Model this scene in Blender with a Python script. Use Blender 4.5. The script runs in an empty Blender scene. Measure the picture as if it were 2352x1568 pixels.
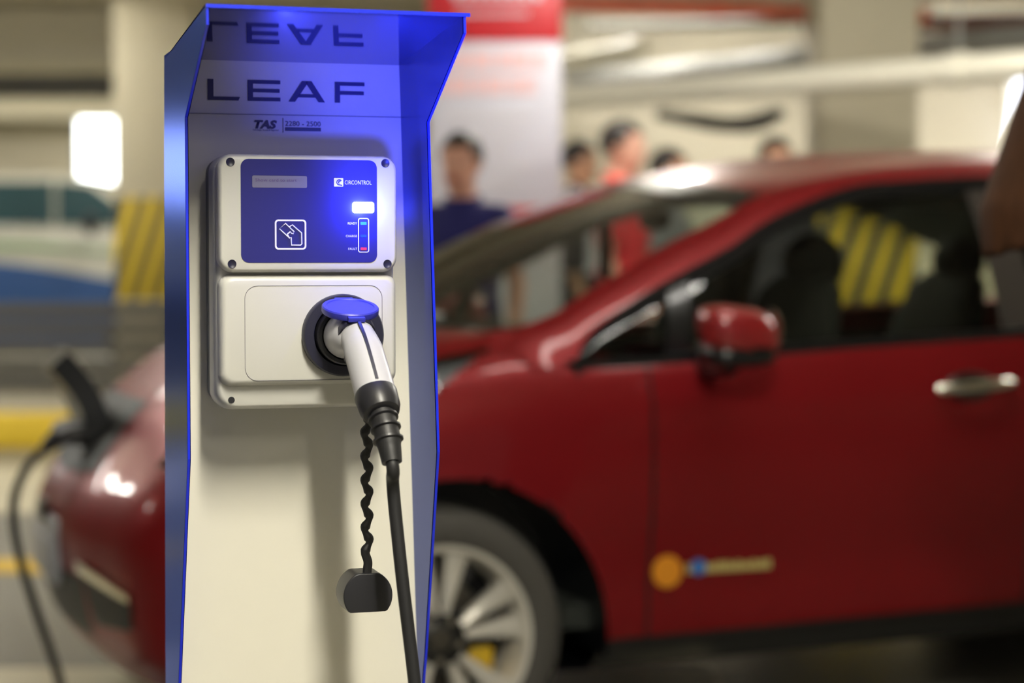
import bpy, bmesh, math, random
from mathutils import Vector, Matrix, noise
random.seed(7)
PI = math.pi
sc = bpy.context.scene
COL = sc.collection
sc.view_settings.view_transform = 'Standard'
sc.view_settings.look = 'None'
sc.view_settings.exposure = 0.0

# ------------------------------------------------------------------ materials
def srgb(r, g, b):
    f = lambda c: (c/255/12.92) if c/255 <= .04045 else ((c/255+.055)/1.055)**2.4
    return (f(r), f(g), f(b), 1)

def mat(name, col, rough=.5, metal=0, coat=0, var=.08, scale=8, bump=0, bscale=60, spec=.5, stretch=None):
    m = bpy.data.materials.new(name); m.use_nodes = True
    nt = m.node_tree; N = nt.nodes; L = nt.links
    bs = N['Principled BSDF']
    tc = N.new('ShaderNodeTexCoord'); src = tc.outputs['Object']
    if stretch:
        mp = N.new('ShaderNodeMapping'); mp.inputs['Scale'].default_value = stretch
        L.new(src, mp.inputs['Vector']); src = mp.outputs['Vector']
    nz = N.new('ShaderNodeTexNoise'); nz.inputs['Scale'].default_value = scale; nz.inputs['Detail'].default_value = 4
    L.new(src, nz.inputs['Vector'])
    mx = N.new('ShaderNodeMix'); mx.data_type = 'RGBA'
    c = col
    mx.inputs['A'].default_value = (c[0]*(1-var), c[1]*(1-var), c[2]*(1-var), 1)
    mx.inputs['B'].default_value = (min(1, c[0]*(1+var)), min(1, c[1]*(1+var)), min(1, c[2]*(1+var)), 1)
    L.new(nz.outputs['Fac'], mx.inputs['Factor'])
    L.new(mx.outputs['Result'], bs.inputs['Base Color'])
    bs.inputs['Roughness'].default_value = rough
    bs.inputs['Metallic'].default_value = metal
    bs.inputs['Coat Weight'].default_value = coat
    bs.inputs['Coat Roughness'].default_value = .04
    bs.inputs['Specular IOR Level'].default_value = spec
    if bump:
        n2 = N.new('ShaderNodeTexNoise'); n2.inputs['Scale'].default_value = bscale; n2.inputs['Detail'].default_value = 3
        L.new(src, n2.inputs['Vector'])
        bp = N.new('ShaderNodeBump'); bp.inputs['Strength'].default_value = bump; bp.inputs['Distance'].default_value = .01
        L.new(n2.outputs['Fac'], bp.inputs['Height']); L.new(bp.outputs['Normal'], bs.inputs['Normal'])
    return m

def emis(name, col, s):
    m = bpy.data.materials.new(name); m.use_nodes = True
    nt = m.node_tree; nt.nodes.clear()
    o = nt.nodes.new('ShaderNodeOutputMaterial'); e = nt.nodes.new('ShaderNodeEmission')
    e.inputs['Color'].default_value = (*col[:3], 1); e.inputs['Strength'].default_value = s
    nt.links.new(e.outputs[0], o.inputs[0]); return m

def glass(name, tint, ior=1.5, rough=.02):
    m = bpy.data.materials.new(name); m.use_nodes = True
    nt = m.node_tree; nt.nodes.clear(); N = nt.nodes; L = nt.links
    o = N.new('ShaderNodeOutputMaterial'); t = N.new('ShaderNodeBsdfTransparent'); g = N.new('ShaderNodeBsdfGlossy')
    t.inputs['Color'].default_value = (*tint, 1); g.inputs['Roughness'].default_value = rough
    lw = N.new('ShaderNodeFresnel'); lw.inputs['IOR'].default_value = ior
    mx = N.new('ShaderNodeMixShader')
    L.new(lw.outputs['Fac'], mx.inputs['Fac']); L.new(t.outputs[0], mx.inputs[1]); L.new(g.outputs[0], mx.inputs[2])
    L.new(mx.outputs[0], o.inputs[0]); return m

def stripes(name, ca, cb, period, slope, rough=.6):
    """diagonal hazard stripes in the object's own x/z (and y/z) coordinates"""
    m = bpy.data.materials.new(name); m.use_nodes = True
    nt = m.node_tree; N = nt.nodes; L = nt.links; bs = N['Principled BSDF']
    tc = N.new('ShaderNodeTexCoord'); sp = N.new('ShaderNodeSeparateXYZ'); L.new(tc.outputs['Object'], sp.inputs[0])
    def M(op, a, b=None):
        n = N.new('ShaderNodeMath'); n.operation = op
        for i, v in enumerate((a, b)):
            if v is None: continue
            if isinstance(v, (int, float)): n.inputs[i].default_value = v
            else: L.new(v, n.inputs[i])
        return n.outputs[0]
    s = M('SUBTRACT', M('ADD', sp.outputs['X'], sp.outputs['Y']), M('MULTIPLY', sp.outputs['Z'], slope))
    f = M('FRACT', M('ADD', M('DIVIDE', s, period), 100.0))
    g = M('GREATER_THAN', f, .5)
    mx = N.new('ShaderNodeMix'); mx.data_type = 'RGBA'
    mx.inputs['A'].default_value = ca; mx.inputs['B'].default_value = cb
    L.new(g, mx.inputs['Factor']); L.new(mx.outputs['Result'], bs.inputs['Base Color'])
    bs.inputs['Roughness'].default_value = rough
    return m

# ------------------------------------------------------------------ object helpers
def link(o, parent=None):
    COL.objects.link(o)
    if parent: o.parent = parent
    return o

def mesh_from(name, verts, faces):
    me = bpy.data.meshes.new(name); me.from_pydata([tuple(v) for v in verts], [], faces); me.update(); return me

def fin(me, m, smooth=True, angle=35):
    if m and not len(me.materials): me.materials.append(m)
    if smooth:
        for p in me.polygons: p.use_smooth = True
        if angle is not None: me.set_sharp_from_angle(angle=math.radians(angle))

def obj(name, bm, m, parent=None, loc=None, smooth=True, angle=35, recalc=True):
    if recalc: bmesh.ops.recalc_face_normals(bm, faces=bm.faces[:])
    me = bpy.data.meshes.new(name); bm.to_mesh(me); bm.free(); fin(me, m, smooth, angle)
    o = bpy.data.objects.new(name, me)
    if loc is not None: o.location = loc
    return link(o, parent)

def thing(name, label, cat, loc=(0, 0, 0), rz=0, group=None):
    o = bpy.data.objects.new(name, None); o.location = loc; o.rotation_euler = (0, 0, rz); o.empty_display_size = .1
    link(o); return tag(o, label, cat, group)

def tag(o, label, cat, group=None):
    o['label'] = label; o['category'] = cat
    if group: o['group'] = group
    return o

def struct(o):
    o['kind'] = 'structure'; return o

def BM(): return bmesh.new()

def box(bm, x0, x1, y0, y1, z0, z1, bev=0, seg=2):
    r = bmesh.ops.create_cube(bm, size=1)
    vs = r['verts']
    for v in vs:
        v.co = Vector(((x0+x1)/2 + v.co.x*(x1-x0), (y0+y1)/2 + v.co.y*(y1-y0), (z0+z1)/2 + v.co.z*(z1-z0)))
    if bev:
        es = {e for v in vs for e in v.link_edges}
        bmesh.ops.bevel(bm, geom=list(es), offset=bev, segments=seg, profile=.5, affect='EDGES')

def rrect(w, h, r, seg=6, cx=0, cz=0):
    pts = []
    for (sx, sz, a0) in ((1, 1, 0), (-1, 1, 90), (-1, -1, 180), (1, -1, 270)):
        for i in range(seg+1):
            a = math.radians(a0 + 90*i/seg)
            pts.append((cx + sx*(w/2-r) + r*math.cos(a), cz + sz*(h/2-r) + r*math.sin(a)))
    return pts

def prism(bm, pts, y0, y1, inset=0, ybev=0):
    """outline pts (x,z) extruded along y from y0 (back) to y1 (front); optional rounded front edge"""
    cx = sum(p[0] for p in pts)/len(pts); cz = sum(p[1] for p in pts)/len(pts)
    w = max(p[0] for p in pts)-min(p[0] for p in pts); h = max(p[1] for p in pts)-min(p[1] for p in pts)
    rows = [(y0, 0)]
    if inset:
        n = 5; s = 1 if y1 > y0 else -1
        for i in range(n+1):
            t = i/n*PI/2
            rows.append((y1 - s*ybev*(1-math.sin(t)), inset*(1-math.cos(t))))
    else: rows.append((y1, 0))
    rings = []
    for (y, ins) in rows:
        fx = (w-2*ins)/w; fz = (h-2*ins)/h
        rings.append([bm.verts.new((cx+(x-cx)*fx, y, cz+(z-cz)*fz)) for x, z in pts])
    n = len(pts)
    for a, b in zip(rings, rings[1:]):
        for i in range(n): bm.faces.new((a[i], a[(i+1) % n], b[(i+1) % n], b[i]))
    bm.faces.new(rings[0]); bm.faces.new(rings[-1])

def ring_prism(bm, outer, inner, y0, y1):
    n = len(outer)
    R = [[bm.verts.new((x, y, z)) for x, z in o] for o in (outer, inner) for y in (y0, y1)]
    o0, o1, i0, i1 = R
    for i in range(n):
        j = (i+1) % n
        bm.faces.new((o0[i], o0[j], o1[j], o1[i])); bm.faces.new((i0[i], i1[i], i1[j], i0[j]))
        bm.faces.new((o1[i], o1[j], i1[j], i1[i])); bm.faces.new((o0[i], i0[i], i0[j], o0[j]))

def frames(path):
    T = []
    n = len(path)
    for i in range(n):
        a = path[max(0, i-1)]; b = path[min(n-1, i+1)]
        T.append((b-a).normalized())
    ref = Vector((0, 0, 1)) if abs(T[0].z) < .9 else Vector((1, 0, 0))
    u = (ref - T[0]*ref.dot(T[0])).normalized(); out = []
    for t in T:
        u = (u - t*u.dot(t)).normalized(); out.append((u.copy(), t.cross(u)))
    return out

def tube(bm, path, rad, seg=10, caps=True, sq=1.0):
    path = [Vector(p) for p in path]
    if not isinstance(rad, (list, tuple)): rad = [rad]*len(path)
    fr = frames(path); rings = []
    for p, r, (u, v) in zip(path, rad, fr):
        rings.append([bm.verts.new(p + u*(r*math.cos(2*PI*i/seg)) + v*(r*sq*math.sin(2*PI*i/seg))) for i in range(seg)])
    for a, b in zip(rings, rings[1:]):
        for i in range(seg): bm.faces.new((a[i], a[(i+1) % seg], b[(i+1) % seg], b[i]))
    if caps: bm.faces.new(rings[0][::-1]); bm.faces.new(rings[-1])

def capsule(bm, path, rad, seg=12, sq=1.0):
    """closed tapered tube with rounded ends"""
    path = [Vector(p) for p in path]; rad = list(rad)
    d0 = (path[0]-path[1]).normalized(); d1 = (path[-1]-path[-2]).normalized()
    pre, pr, post, por = [], [], [], []
    for k in range(1, 4):
        a = k/3.4*PI/2
        pre.insert(0, path[0]+d0*rad[0]*math.sin(a)); pr.insert(0, rad[0]*math.cos(a))
        post.append(path[-1]+d1*rad[-1]*math.sin(a)); por.append(rad[-1]*math.cos(a))
    tube(bm, pre+path+post, pr+rad+por, seg, True, sq)

def lathe(bm, prof, axis='z', seg=32, c=(0, 0, 0), close=False):
    """prof list of (r, h)"""
    rings = []
    c = Vector(c)
    for r, h in prof:
        ring = []
        for i in range(seg):
            a = 2*PI*i/seg; x, y = r*math.cos(a), r*math.sin(a)
            v = {'z': (x, y, h), 'y': (x, h, y), 'x': (h, x, y)}[axis]
            ring.append(bm.verts.new(c + Vector(v)))
        rings.append(ring)
    pr = list(zip(rings, rings[1:]))
    if close: pr.append((rings[-1], rings[0]))
    for a, b in pr:
        for i in range(seg): bm.faces.new((a[i], a[(i+1) % seg], b[(i+1) % seg], b[i]))
    if not close:
        if prof[0][0] > 1e-6: bm.faces.new(rings[0])
        if prof[-1][0] > 1e-6: bm.faces.new(rings[-1])
    bmesh.ops.remove_doubles(bm, verts=bm.verts[:], dist=1e-6)

def ellipsoid(bm, c, rx, ry, rz, u=16, v=10):
    r = bmesh.ops.create_uvsphere(bm, u_segments=u, v_segments=v, radius=1)
    for p in r['verts']: p.co = Vector((c[0]+p.co.x*rx, c[1]+p.co.y*ry, c[2]+p.co.z*rz))

def cr(pts, n):
    """Catmull-Rom resample of a list of vectors: n samples per span"""
    P = [Vector(p) for p in pts]; out = []
    for i in range(len(P)-1):
        p0 = P[i-1] if i else P[0]*2-P[1]; p1, p2 = P[i], P[i+1]; p3 = P[i+2] if i+2 < len(P) else P[-1]*2-P[-2]
        for k in range(n):
            t = k/n
            out.append(.5*((2*p1)+(p2-p0)*t+(2*p0-5*p1+4*p2-p3)*t*t+(3*p1-p0-3*p2+p3)*t**3))
    out.append(P[-1]); return out

def grid(bm, rows):
    V = [[bm.verts.new(p) for p in r] for r in rows]
    for a, b in zip(V, V[1:]):
        for i in range(len(a)-1):
            q = []
            for v in (a[i], a[i+1], b[i+1], b[i]):
                if v not in q and all((v.co-w.co).length > 1e-7 for w in q): q.append(v)
            if len(q) > 2: bm.faces.new(q)
    return V

def solid(bm, d):
    bmesh.ops.recalc_face_normals(bm, faces=bm.faces[:])
    bmesh.ops.solidify(bm, geom=bm.faces[:], thickness=d)

def text_mesh(s, size, xscale=1.0, shear=0, depth=0, bold=0, align='LEFT', spacing=1.0):
    cu = bpy.data.curves.new('lettering', 'FONT'); cu.body = s; cu.size = size; cu.shear = shear; cu.extrude = depth
    cu.offset = bold; cu.align_x = align; cu.space_character = spacing; cu.resolution_u = 3
    o = bpy.data.objects.new('lettering', cu); COL.objects.link(o)
    dg = bpy.context.evaluated_depsgraph_get(); dg.update()
    me = bpy.data.meshes.new_from_object(o.evaluated_get(dg))
    bpy.data.objects.remove(o); bpy.data.curves.remove(cu)
    for v in me.vertices: v.co.x *= xscale
    me.materials.clear()
    return me

def text(name, s, size, m, parent, loc, rz=0, width=None, **k):
    """upright lettering facing local -y, left edge at loc; width stretches it to that length"""
    me = text_mesh(s, size, **k)
    if width:
        x0 = min(v.co.x for v in me.vertices); x1 = max(v.co.x for v in me.vertices)
        for v in me.vertices: v.co.x = (v.co.x-x0)*width/(x1-x0)
    for v in me.vertices:
        x, y, z = v.co; v.co = (x, -z, y)
    fin(me, m, False)
    o = bpy.data.objects.new(name, me); o.location = loc; o.rotation_euler = (0, 0, rz)
    return link(o, parent)

def strokes(bm, polys, y):
    for P in polys:
        bm.faces.new([bm.verts.new((x, y, z)) for x, z in P])

# ------------------------------------------------------------------ palette
M = {}
M['concrete'] = mat('concrete', srgb(196, 188, 163), .85, var=.10, scale=1.2, bump=.15, bscale=14)
M['wall'] = mat('painted_concrete_wall', srgb(196, 188, 166), .85, var=.30, scale=.9, bump=.1, bscale=10)
M['ceil'] = mat('concrete_ceiling', srgb(170, 164, 145), .9, var=.15, scale=.9)
M['floor'] = mat('garage_floor', srgb(130, 127, 116), .35, var=.12, scale=1.4, bump=.05, bscale=30)
M['pale_band'] = mat('pale_floor', srgb(214, 205, 176), .4, var=.05, scale=4)
M['yellow_paint'] = mat('yellow_road_paint', srgb(226, 186, 40), .5, var=.08, scale=5)
M['kerb_yellow'] = mat('kerb_yellow', srgb(250, 212, 62), .5, var=.1, scale=4)
M['kerb_top'] = mat('kerb_concrete', srgb(176, 168, 146), .8, var=.08, scale=3)
M['hazard'] = stripes('hazard_stripes', srgb(232, 200, 26), srgb(66, 66, 62), .16, .32)
M['rail'] = mat('grey_slat_metal', srgb(88, 86, 80), .5, .2, var=.1, scale=3)
M['st_white'] = mat('cream_powder_coat', srgb(232, 228, 212), .22, 0, .35, var=.015, scale=30)
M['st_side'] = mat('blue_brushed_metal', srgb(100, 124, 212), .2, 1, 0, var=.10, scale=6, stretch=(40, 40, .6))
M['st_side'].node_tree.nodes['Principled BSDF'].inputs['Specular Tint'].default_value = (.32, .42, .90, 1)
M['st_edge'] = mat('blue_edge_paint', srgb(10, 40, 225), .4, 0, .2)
M['st_inner'] = mat('grey_blue_inner_panel', srgb(104, 114, 168), .24, .6, 0, var=.03)
M['st_inner'].node_tree.nodes['Principled BSDF'].inputs['Specular Tint'].default_value = (.36, .41, .72, 1)
M['st_hood'] = mat('dark_blue_gloss_hood', srgb(84, 88, 156), .05, .85, .3, var=.02)
M['st_ink'] = mat('dark_navy_ink', srgb(54, 52, 96), .4)
M['seam'] = mat('seam_grey', srgb(150, 146, 146), .5)  # grey line of the panel joint
M['st_ink_grey'] = mat('grey_ink', srgb(76, 72, 84), .5)
M['box_white'] = mat('white_abs_plastic', srgb(200, 199, 192), .38, 0, .1, var=.012, scale=20)
M['box_grey'] = mat('grey_plastic_back', srgb(104, 108, 116), .45)
M['face'] = mat('blue_face_film', srgb(38, 38, 112), .36, 0, 0, var=.02)
M['white_print'] = mat('white_print', srgb(232, 232, 250), .5)
M['lcd'] = mat('lcd_grey', srgb(120, 118, 138), .25, 0, .5)
M['lcd_text'] = mat('lcd_text', srgb(82, 66, 112), .4)
M['black_pl'] = mat('black_plastic', srgb(38, 38, 42), .38, var=.06, scale=40)
M['black_rub'] = mat('black_rubber', srgb(34, 34, 36), .5, var=.1, scale=30)
M['plug_white'] = mat('plug_white_plastic', srgb(192, 192, 197), .35, 0, .1, var=.01)
M['navy_pl'] = mat('dark_navy_plastic', srgb(34, 34, 52), .4)
M['lid'] = mat('blue_grey_socket_lid', srgb(50, 54, 176), .4)
M['ind_g'] = mat('cyan_indicator', srgb(60, 150, 235), .3)
M['ind_b'] = mat('blue_indicator', srgb(40, 80, 220), .3)
M['ind_r'] = emis('pink_indicator', srgb(255, 80, 160), 1.0)
M['led'] = emis('white_blue_led', (.62, .85, 1.0), 14)
M['paint'] = mat('dark_red_metallic_paint', (.215, .0066, .010, 1), .36, .26, .30, var=.12, scale=220, spec=.2)
M['paint_gloss'] = mat('dark_red_mirror_paint', (.28, .008, .012, 1), .30, .2, 1.0, var=.1, scale=220)
M['trim'] = mat('black_trim', srgb(16, 17, 20), .3, 0, .3)
M['pillar_gloss'] = mat('gloss_pillar', srgb(62, 58, 56), .2, 0, 1)
M['chrome'] = mat('satin_chrome', srgb(205, 200, 188), .15, 1)
M['silver'] = mat('silver_alloy', srgb(222, 218, 208), .32, .25, .3)
M['alloy_dark'] = mat('dark_alloy', srgb(52, 52, 52), .4, .5)
M['tire'] = mat('tire_rubber', srgb(74, 72, 68), .75, var=.08, scale=20)
M['disc'] = mat('brake_metal', srgb(92, 88, 80), .4, .7)
M['interior'] = mat('dark_interior', srgb(46, 50, 46), .8, var=.1)
M['seat'] = mat('black_seat_fabric', srgb(14, 15, 15), .9, var=.1, scale=60)
M['dash'] = mat('grey_dashboard', srgb(70, 72, 80), .6)
M['side_glass'] = glass('tinted_side_glass', (.84, .88, .78), 1.5)
M['shield'] = glass('windscreen_glass', (.62, .68, .68), 1.75)
M['lamp_clear'] = glass('clear_lamp_cover', (.80, .84, .84), 1.6)
M['lamp_glass'] = mat('headlamp_clear_cover', srgb(150, 160, 164), .08, .5, 1.0, var=.25, scale=9)
M['plate'] = mat('grey_plate', srgb(168, 170, 178), .4)
M['orange'] = mat('orange_badge', srgb(232, 150, 34), .5)
M['pale_ink'] = mat('pale_yellow_ink', srgb(205, 190, 120), .5)
M['blue_ink'] = mat('blue_ink', srgb(60, 120, 200), .5)
M['white_metal'] = mat('white_painted_metal', srgb(236, 232, 214), .45, var=.04, scale=2)
M['grey_metal'] = mat('galvanised_grey', srgb(150, 150, 144), .65, .1, var=.08, scale=3)
M['dark_metal'] = mat('dark_pipe', srgb(74, 72, 66), .5, .2)
M['red_pipe'] = mat('red_sprinkler_pipe', srgb(206, 104, 76), .45, var=.05)
M['brown_pipe'] = mat('brown_pipe', srgb(108, 62, 50), .5)
M['sign_red'] = mat('banner_red', srgb(176, 28, 38), .45, var=.04, scale=3)
M['sign_white'] = mat('banner_white', srgb(192, 190, 202), .5, var=.02)
M['sign_pink'] = mat('banner_pink_print', srgb(218, 178, 180), .5)
M['sign_grey'] = mat('banner_grey_print', srgb(198, 194, 200), .5)
M['tube'] = emis('tube_glow', (1, .97, .88), 125)
M['tube_key'] = emis('key_tube_glow', (1, .95, .82), 268)
M['tube_key2'] = emis('second_tube_glow', (1, .95, .84), 60)
M['tube_short'] = emis('short_tube_glow', (1, .97, .88), 250)
M['tube_wall'] = emis('wall_tube_glow', (1, .97, .92), 60)
M['tube_car'] = emis('car_tube_glow', (1, .96, .88), 32)
M['tube_far'] = emis('far_tube_glow', (1, .97, .90), 42)
M['tube_back'] = emis('back_tube_glow', (1, .98, .91), 120)
M['tube_cool'] = emis('cool_tube_glow', (.80, .84, 1), 5)
M['day'] = emis('daylight', (.96, 1, .97), 7)
M['skin'] = mat('skin', srgb(214, 160, 138), .55, var=.05, scale=12)
M['skin2'] = mat('tan_skin', srgb(204, 152, 120), .55, var=.05, scale=12)
M['hair'] = mat('dark_hair', srgb(40, 34, 32), .5, var=.2, scale=60)
M['hair_b'] = mat('brown_hair', srgb(66, 40, 22), .7, var=.5, spec=.2, scale=14, stretch=(8, 8, .8))
M['navy'] = mat('navy_cloth', srgb(22, 22, 92), .85, var=.1, scale=30)
M['white_cloth'] = mat('white_cloth', srgb(226, 222, 232), .85, var=.03, scale=20)
M['red_cloth'] = mat('red_cloth', srgb(222, 30, 48), .85, var=.06, scale=20)
M['grey_cloth'] = mat('grey_cloth', srgb(112, 112, 116), .85, var=.06, scale=20)
M['dark_cloth'] = mat('dark_cloth', srgb(36, 36, 46), .85, var=.1, scale=20)
M['lips'] = mat('lips', srgb(170, 96, 90), .5)
M['eye'] = mat('eye_white', srgb(235, 232, 226), .2)
M['iris'] = mat('dark_iris', srgb(42, 30, 24), .2)
M['van_white'] = mat('van_white', srgb(224, 222, 206), .25, 0, .6)
M['van_blue'] = mat('van_blue', srgb(52, 92, 152), .3, 0, .5)
M['van_green'] = mat('van_green', srgb(120, 176, 110), .4)
M['van_glass'] = mat('van_window', srgb(52, 84, 88), .12, 0, .8, var=.3, scale=2)

# ------------------------------------------------------------------ camera (70 mm, f/2.8 focused on the charger)
cam = bpy.data.cameras.new('camera'); co = bpy.data.objects.new('camera', cam); link(co)
FPX = 4573.0; PITCH = math.atan(209/FPX); CAMH = 1.24
cam.sensor_width = 36; cam.lens = 36*FPX/2352
co.location = (0, 0, CAMH); co.rotation_euler = (PI/2-PITCH, 0, 0)
cam.clip_start = .05; cam.clip_end = 200
cam.dof.use_dof = True; cam.dof.focus_distance = 2.10; cam.dof.aperture_fstop = 2.8; cam.dof.aperture_blades = 0
sc.camera = co

# ================================================================== SETTING
def slab(name, x0, x1, y0, y1, z0, z1, m, bev=0):
    b = BM(); box(b, x0, x1, y0, y1, z0, z1, bev); return struct(obj(name, b, m))
slab('floor', -17, 12, -6, 29, -.2, 0, M['floor'])
slab('ceiling', -17, 12, -6, 29, 3.45, 3.6, M['ceil'])
slab('wall_left', -17, -16.8, -6, 29, 0, 3.45, M['wall'])
slab('wall_right', 9.4, 9.6, -6, 17.2, 0, 3.45, M['wall'])
slab('wall_front', .2, 9.6, 17.0, 17.2, 0, 3.45, M['wall'])
slab('wall_middle', .0, .2, 17.0, 28.2, 0, 3.45, M['wall'])
# back wall with two daylight openings
b = BM()
W1 = (-6.13, -5.44); W2 = (-14.4, -12.0); Z0, Z1 = 1.9, 3.2
for x0, x1 in ((-17, W2[0]), (W2[1], W1[0]), (W1[1], .2)): box(b, x0, x1, 28, 28.2, 0, 3.45)
for w in (W1, W2):
    box(b, w[0], w[1], 28, 28.2, 0, Z0); box(b, w[0], w[1], 28, 28.2, Z1, 3.45)
struct(obj('wall_back', b, M['wall']))
for n, w in ((1, W1), (2, W2)):
    b = BM()
    t = .05
    box(b, w[0], w[0]+t, 27.97, 28.1, Z0, Z1); box(b, w[1]-t, w[1], 27.97, 28.1, Z0, Z1)
    box(b, w[0], w[1], 27.97, 28.1, Z0, Z0+t); box(b, w[0], w[1], 27.97, 28.1, Z1-t, Z1)
    wo = struct(obj(f'window_{n}', b, M['grey_metal']))
    b = BM(); box(b, w[0]+t, w[1]-t, 28.04, 28.06, Z0+t, Z1-t); obj('pane', b, M['day'], wo)
# ceiling beams
for i, y in enumerate((5.0, 9.5, 13.6, 18.4, 22.6, 26.2)):
    x0, x1 = (-16.8, 9.4) if y < 17 else (-16.8, 0)
    slab(f'trim_{i+1}', x0, x1, y, y+.4, 2.98, 3.45, M['concrete'])
# raised island with a yellow kerb
slab('trim_7', -9.2, -2.2, 12.55, 15.9, 0, .215, M['kerb_top'])
k = obj('kerb', (lambda b: (box(b, -9.2, -2.2, 12.4, 12.56, 0, .225, .02), b)[1])(BM()), M['kerb_yellow'])
tag(k, 'yellow painted kerb along the floor island at the left', 'kerb')
# pale bands and a yellow painted line laid on the floor
def mark(pts, z=.004):
    b = BM(); box(b, *pts, 0, z); return b
tag(obj('floor_marking', mark((-7, -1.0, 9.35, 11.4)), M['pale_band']), 'broad pale band on the floor in front of the yellow kerb', 'floor marking')
tag(obj('floor_marking', mark((-3, -1.80, 7.62, 7.95)), M['yellow_paint']), 'thin yellow painted line on the floor left of the car nose', 'floor marking')
tag(obj('floor_marking', mark((-2.4, .6, 5.0, 5.86)), M['pale_band']), 'pale painted band on the floor under the car nose, nearest the camera', 'floor marking')
# pillars
def pillar(x0, x1, y0, z1, label, s0, s1, zb=0):
    t = thing('pillar', label, 'pillar', ((x0+x1)/2, y0+.3, zb), 0, 'hazard striped pillars')
    h = (x1-x0)/2
    b = BM(); box(b, -h, h, -.3, .3, 0, z1-zb, .02); obj('shaft', b, M['concrete'], t)
    b = BM(); box(b, -h-.006, h+.006, -.306, .306, s0-zb, s1-zb, .02); obj('hazard_band', b, M['hazard'], t)['label'] = 'yellow and black diagonal stripes'
    return t
pillar(-3.03, -2.43, 15.2, 3.45, 'concrete pillar with yellow and black stripes left of the charger, behind the rail', .86, 1.65, .215)
pillar(1.88, 2.48, 12.2, 3.45, 'concrete pillar with yellow and black stripes behind the red car', .25, 1.57)
# grey slatted barrier on the island
t = thing('barrier_rail', 'low grey barrier of wide horizontal slats in front of the van', 'barrier', (-5.7, 14.0, .215))
for x in (-3.3, -1.65, 0, 1.65, 3.3):
    b = BM(); box(b, x-.04, x+.04, .03, .11, 0, .66, .01); obj('post', b, M['rail'], t)
for i in range(5):
    b = BM(); box(b, -3.45, 3.45, 0, .028, .03+i*.13, .135+i*.13, .012); obj('slat', b, M['rail'], t)

# ---- pipes and trays under the ceiling
def pipe(name, p0, p1, r, m, label, cat='pipe', group=None, flange=None, hang=True):
    p0, p1 = Vector(p0), Vector(p1)
    t = thing(name, label, cat, p0, 0, group); d = p1-p0; n = d.normalized()
    b = BM(); tube(b, [Vector((0, 0, 0)), d], r, 16); obj('pipe_run', b, m, t)
    L = d.length; k = max(2, int(L/2.2))
    for i in range(1, k):
        c = d*(i/k)
        if flange:
            b = BM(); tube(b, [c-n*.05, c+n*.05], r*1.18, 16); obj('coupling', b, m, t)
        if hang:
            b = BM(); tube(b, [c+Vector((0, 0, r*.8)), c+Vector((0, 0, 3.45-p0.z-c.z))], .008, 6); obj('hanger_rod', b, M['grey_metal'], t)
    return t
pipe('white_pipe', (.15, 12.75, 2.2), (4.6, 8.55, 2.2), .078, M['white_metal'], 'thick white pipe crossing below the ceiling above the car roof', 'pipe', None, True)
pipe('white_pipe', (.12, 15.6, 2.64), (.95, 14.5, 2.70), .085, M['white_metal'], 'short white pipe beside the banner, above the long white pipe', 'pipe', None, True)
pipe('grey_pipe', (.5, 16.4, 2.62), (5.2, 10.6, 2.62), .085, M['grey_metal'], 'grey pipe running just above the thick white pipe', 'pipe', None, True)
pipe('red_pipe', (-.1, 12.6, 2.80), (2.75, 13.3, 2.80), .055, M['red_pipe'], 'salmon red sprinkler pipe under the ceiling right of the banner', 'pipe', None, True)
pipe('brown_pipe', (2.1, 14.3, 2.82), (5.0, 12.3, 2.70), .045, M['brown_pipe'], 'thin brown pipe above the grey pipe at upper right', 'pipe')
pipe('dark_pipe', (-6.5, 18.0, 2.72), (-3.2, 18.0, 2.72), .11, M['dark_metal'], 'dark duct pipe under the ceiling at upper left', 'pipe')
pipe('dark_pipe', (.6, 15.3, 2.945), (5.6, 14.1, 2.94), .03, M['dark_metal'], 'thin dark pipe high under the ceiling above the car', 'pipe')
t = thing('sagging_tubes', 'dark tubes sagging below the white pipe above the people', 'cable', (1.0, 11.7, 1.99))  # dark tubes added to make a dark smudge below the pipe
b = BM(); tube(b, cr([(-.15, 0, .05), (.05, -.05, -.0), (.22, -.16, -.035), (.4, -.3, -.04), (.52, -.42, .03)], 6), .035, 10); obj('cable_run', b, M['dark_metal'], t)
b = BM(); tube(b, cr([(-.1, .03, .05), (.1, -.05, .03), (.28, -.2, .0), (.5, -.4, .04)], 6), .02, 8); obj('cable_run', b, M['dark_metal'], t)

# ---- free standing banner column
t = thing('banner_column', 'tall white advertising banner column with red head behind the man in navy', 'banner', (-.09, 10.5, 0))
b = BM(); box(b, -.35, .35, 0, .12, 1.385, 1.47, .005); obj('red_strip_panel', b, M['sign_red'], t)
b = BM(); box(b, -.35, .35, 0, .12, .06, 1.385, .005); obj('base_panel', b, M['sign_grey'], t)
b = BM(); box(b, -.35, .35, 0, .12, 1.47, 2.335, .01); obj('white_panel', b, M['sign_white'], t)
h = BM(); box(h, -.352, .352, -.002, .122, 2.335, 2.9, .01); h = obj('red_head_panel', h, M['sign_red'], t)
b = BM(); box(b, -.4, .4, -.1, .2, 0, .06, .02); obj('foot', b, M['grey_metal'], t)
def bars(name, rows, m, y=-.006):
    b = BM()
    for z, x0, x1, hh in rows:
        x = x0
        while x < x1:
            w = random.uniform(.6, 1.5)*hh
            box(b, x, min(x1, x+w), y, 0, z, z+hh); x += w*1.22
    return obj(name, b, m, t)
bars('headline_text', [(2.19, -.30, .26, .09), (2.06, -.30, .22, .09)], M['sign_pink'])
bars('body_text', [(1.92-.085*i, -.22, .2-.06*(i % 3), .035) for i in range(5)], M['sign_grey'])
b = BM()
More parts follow.
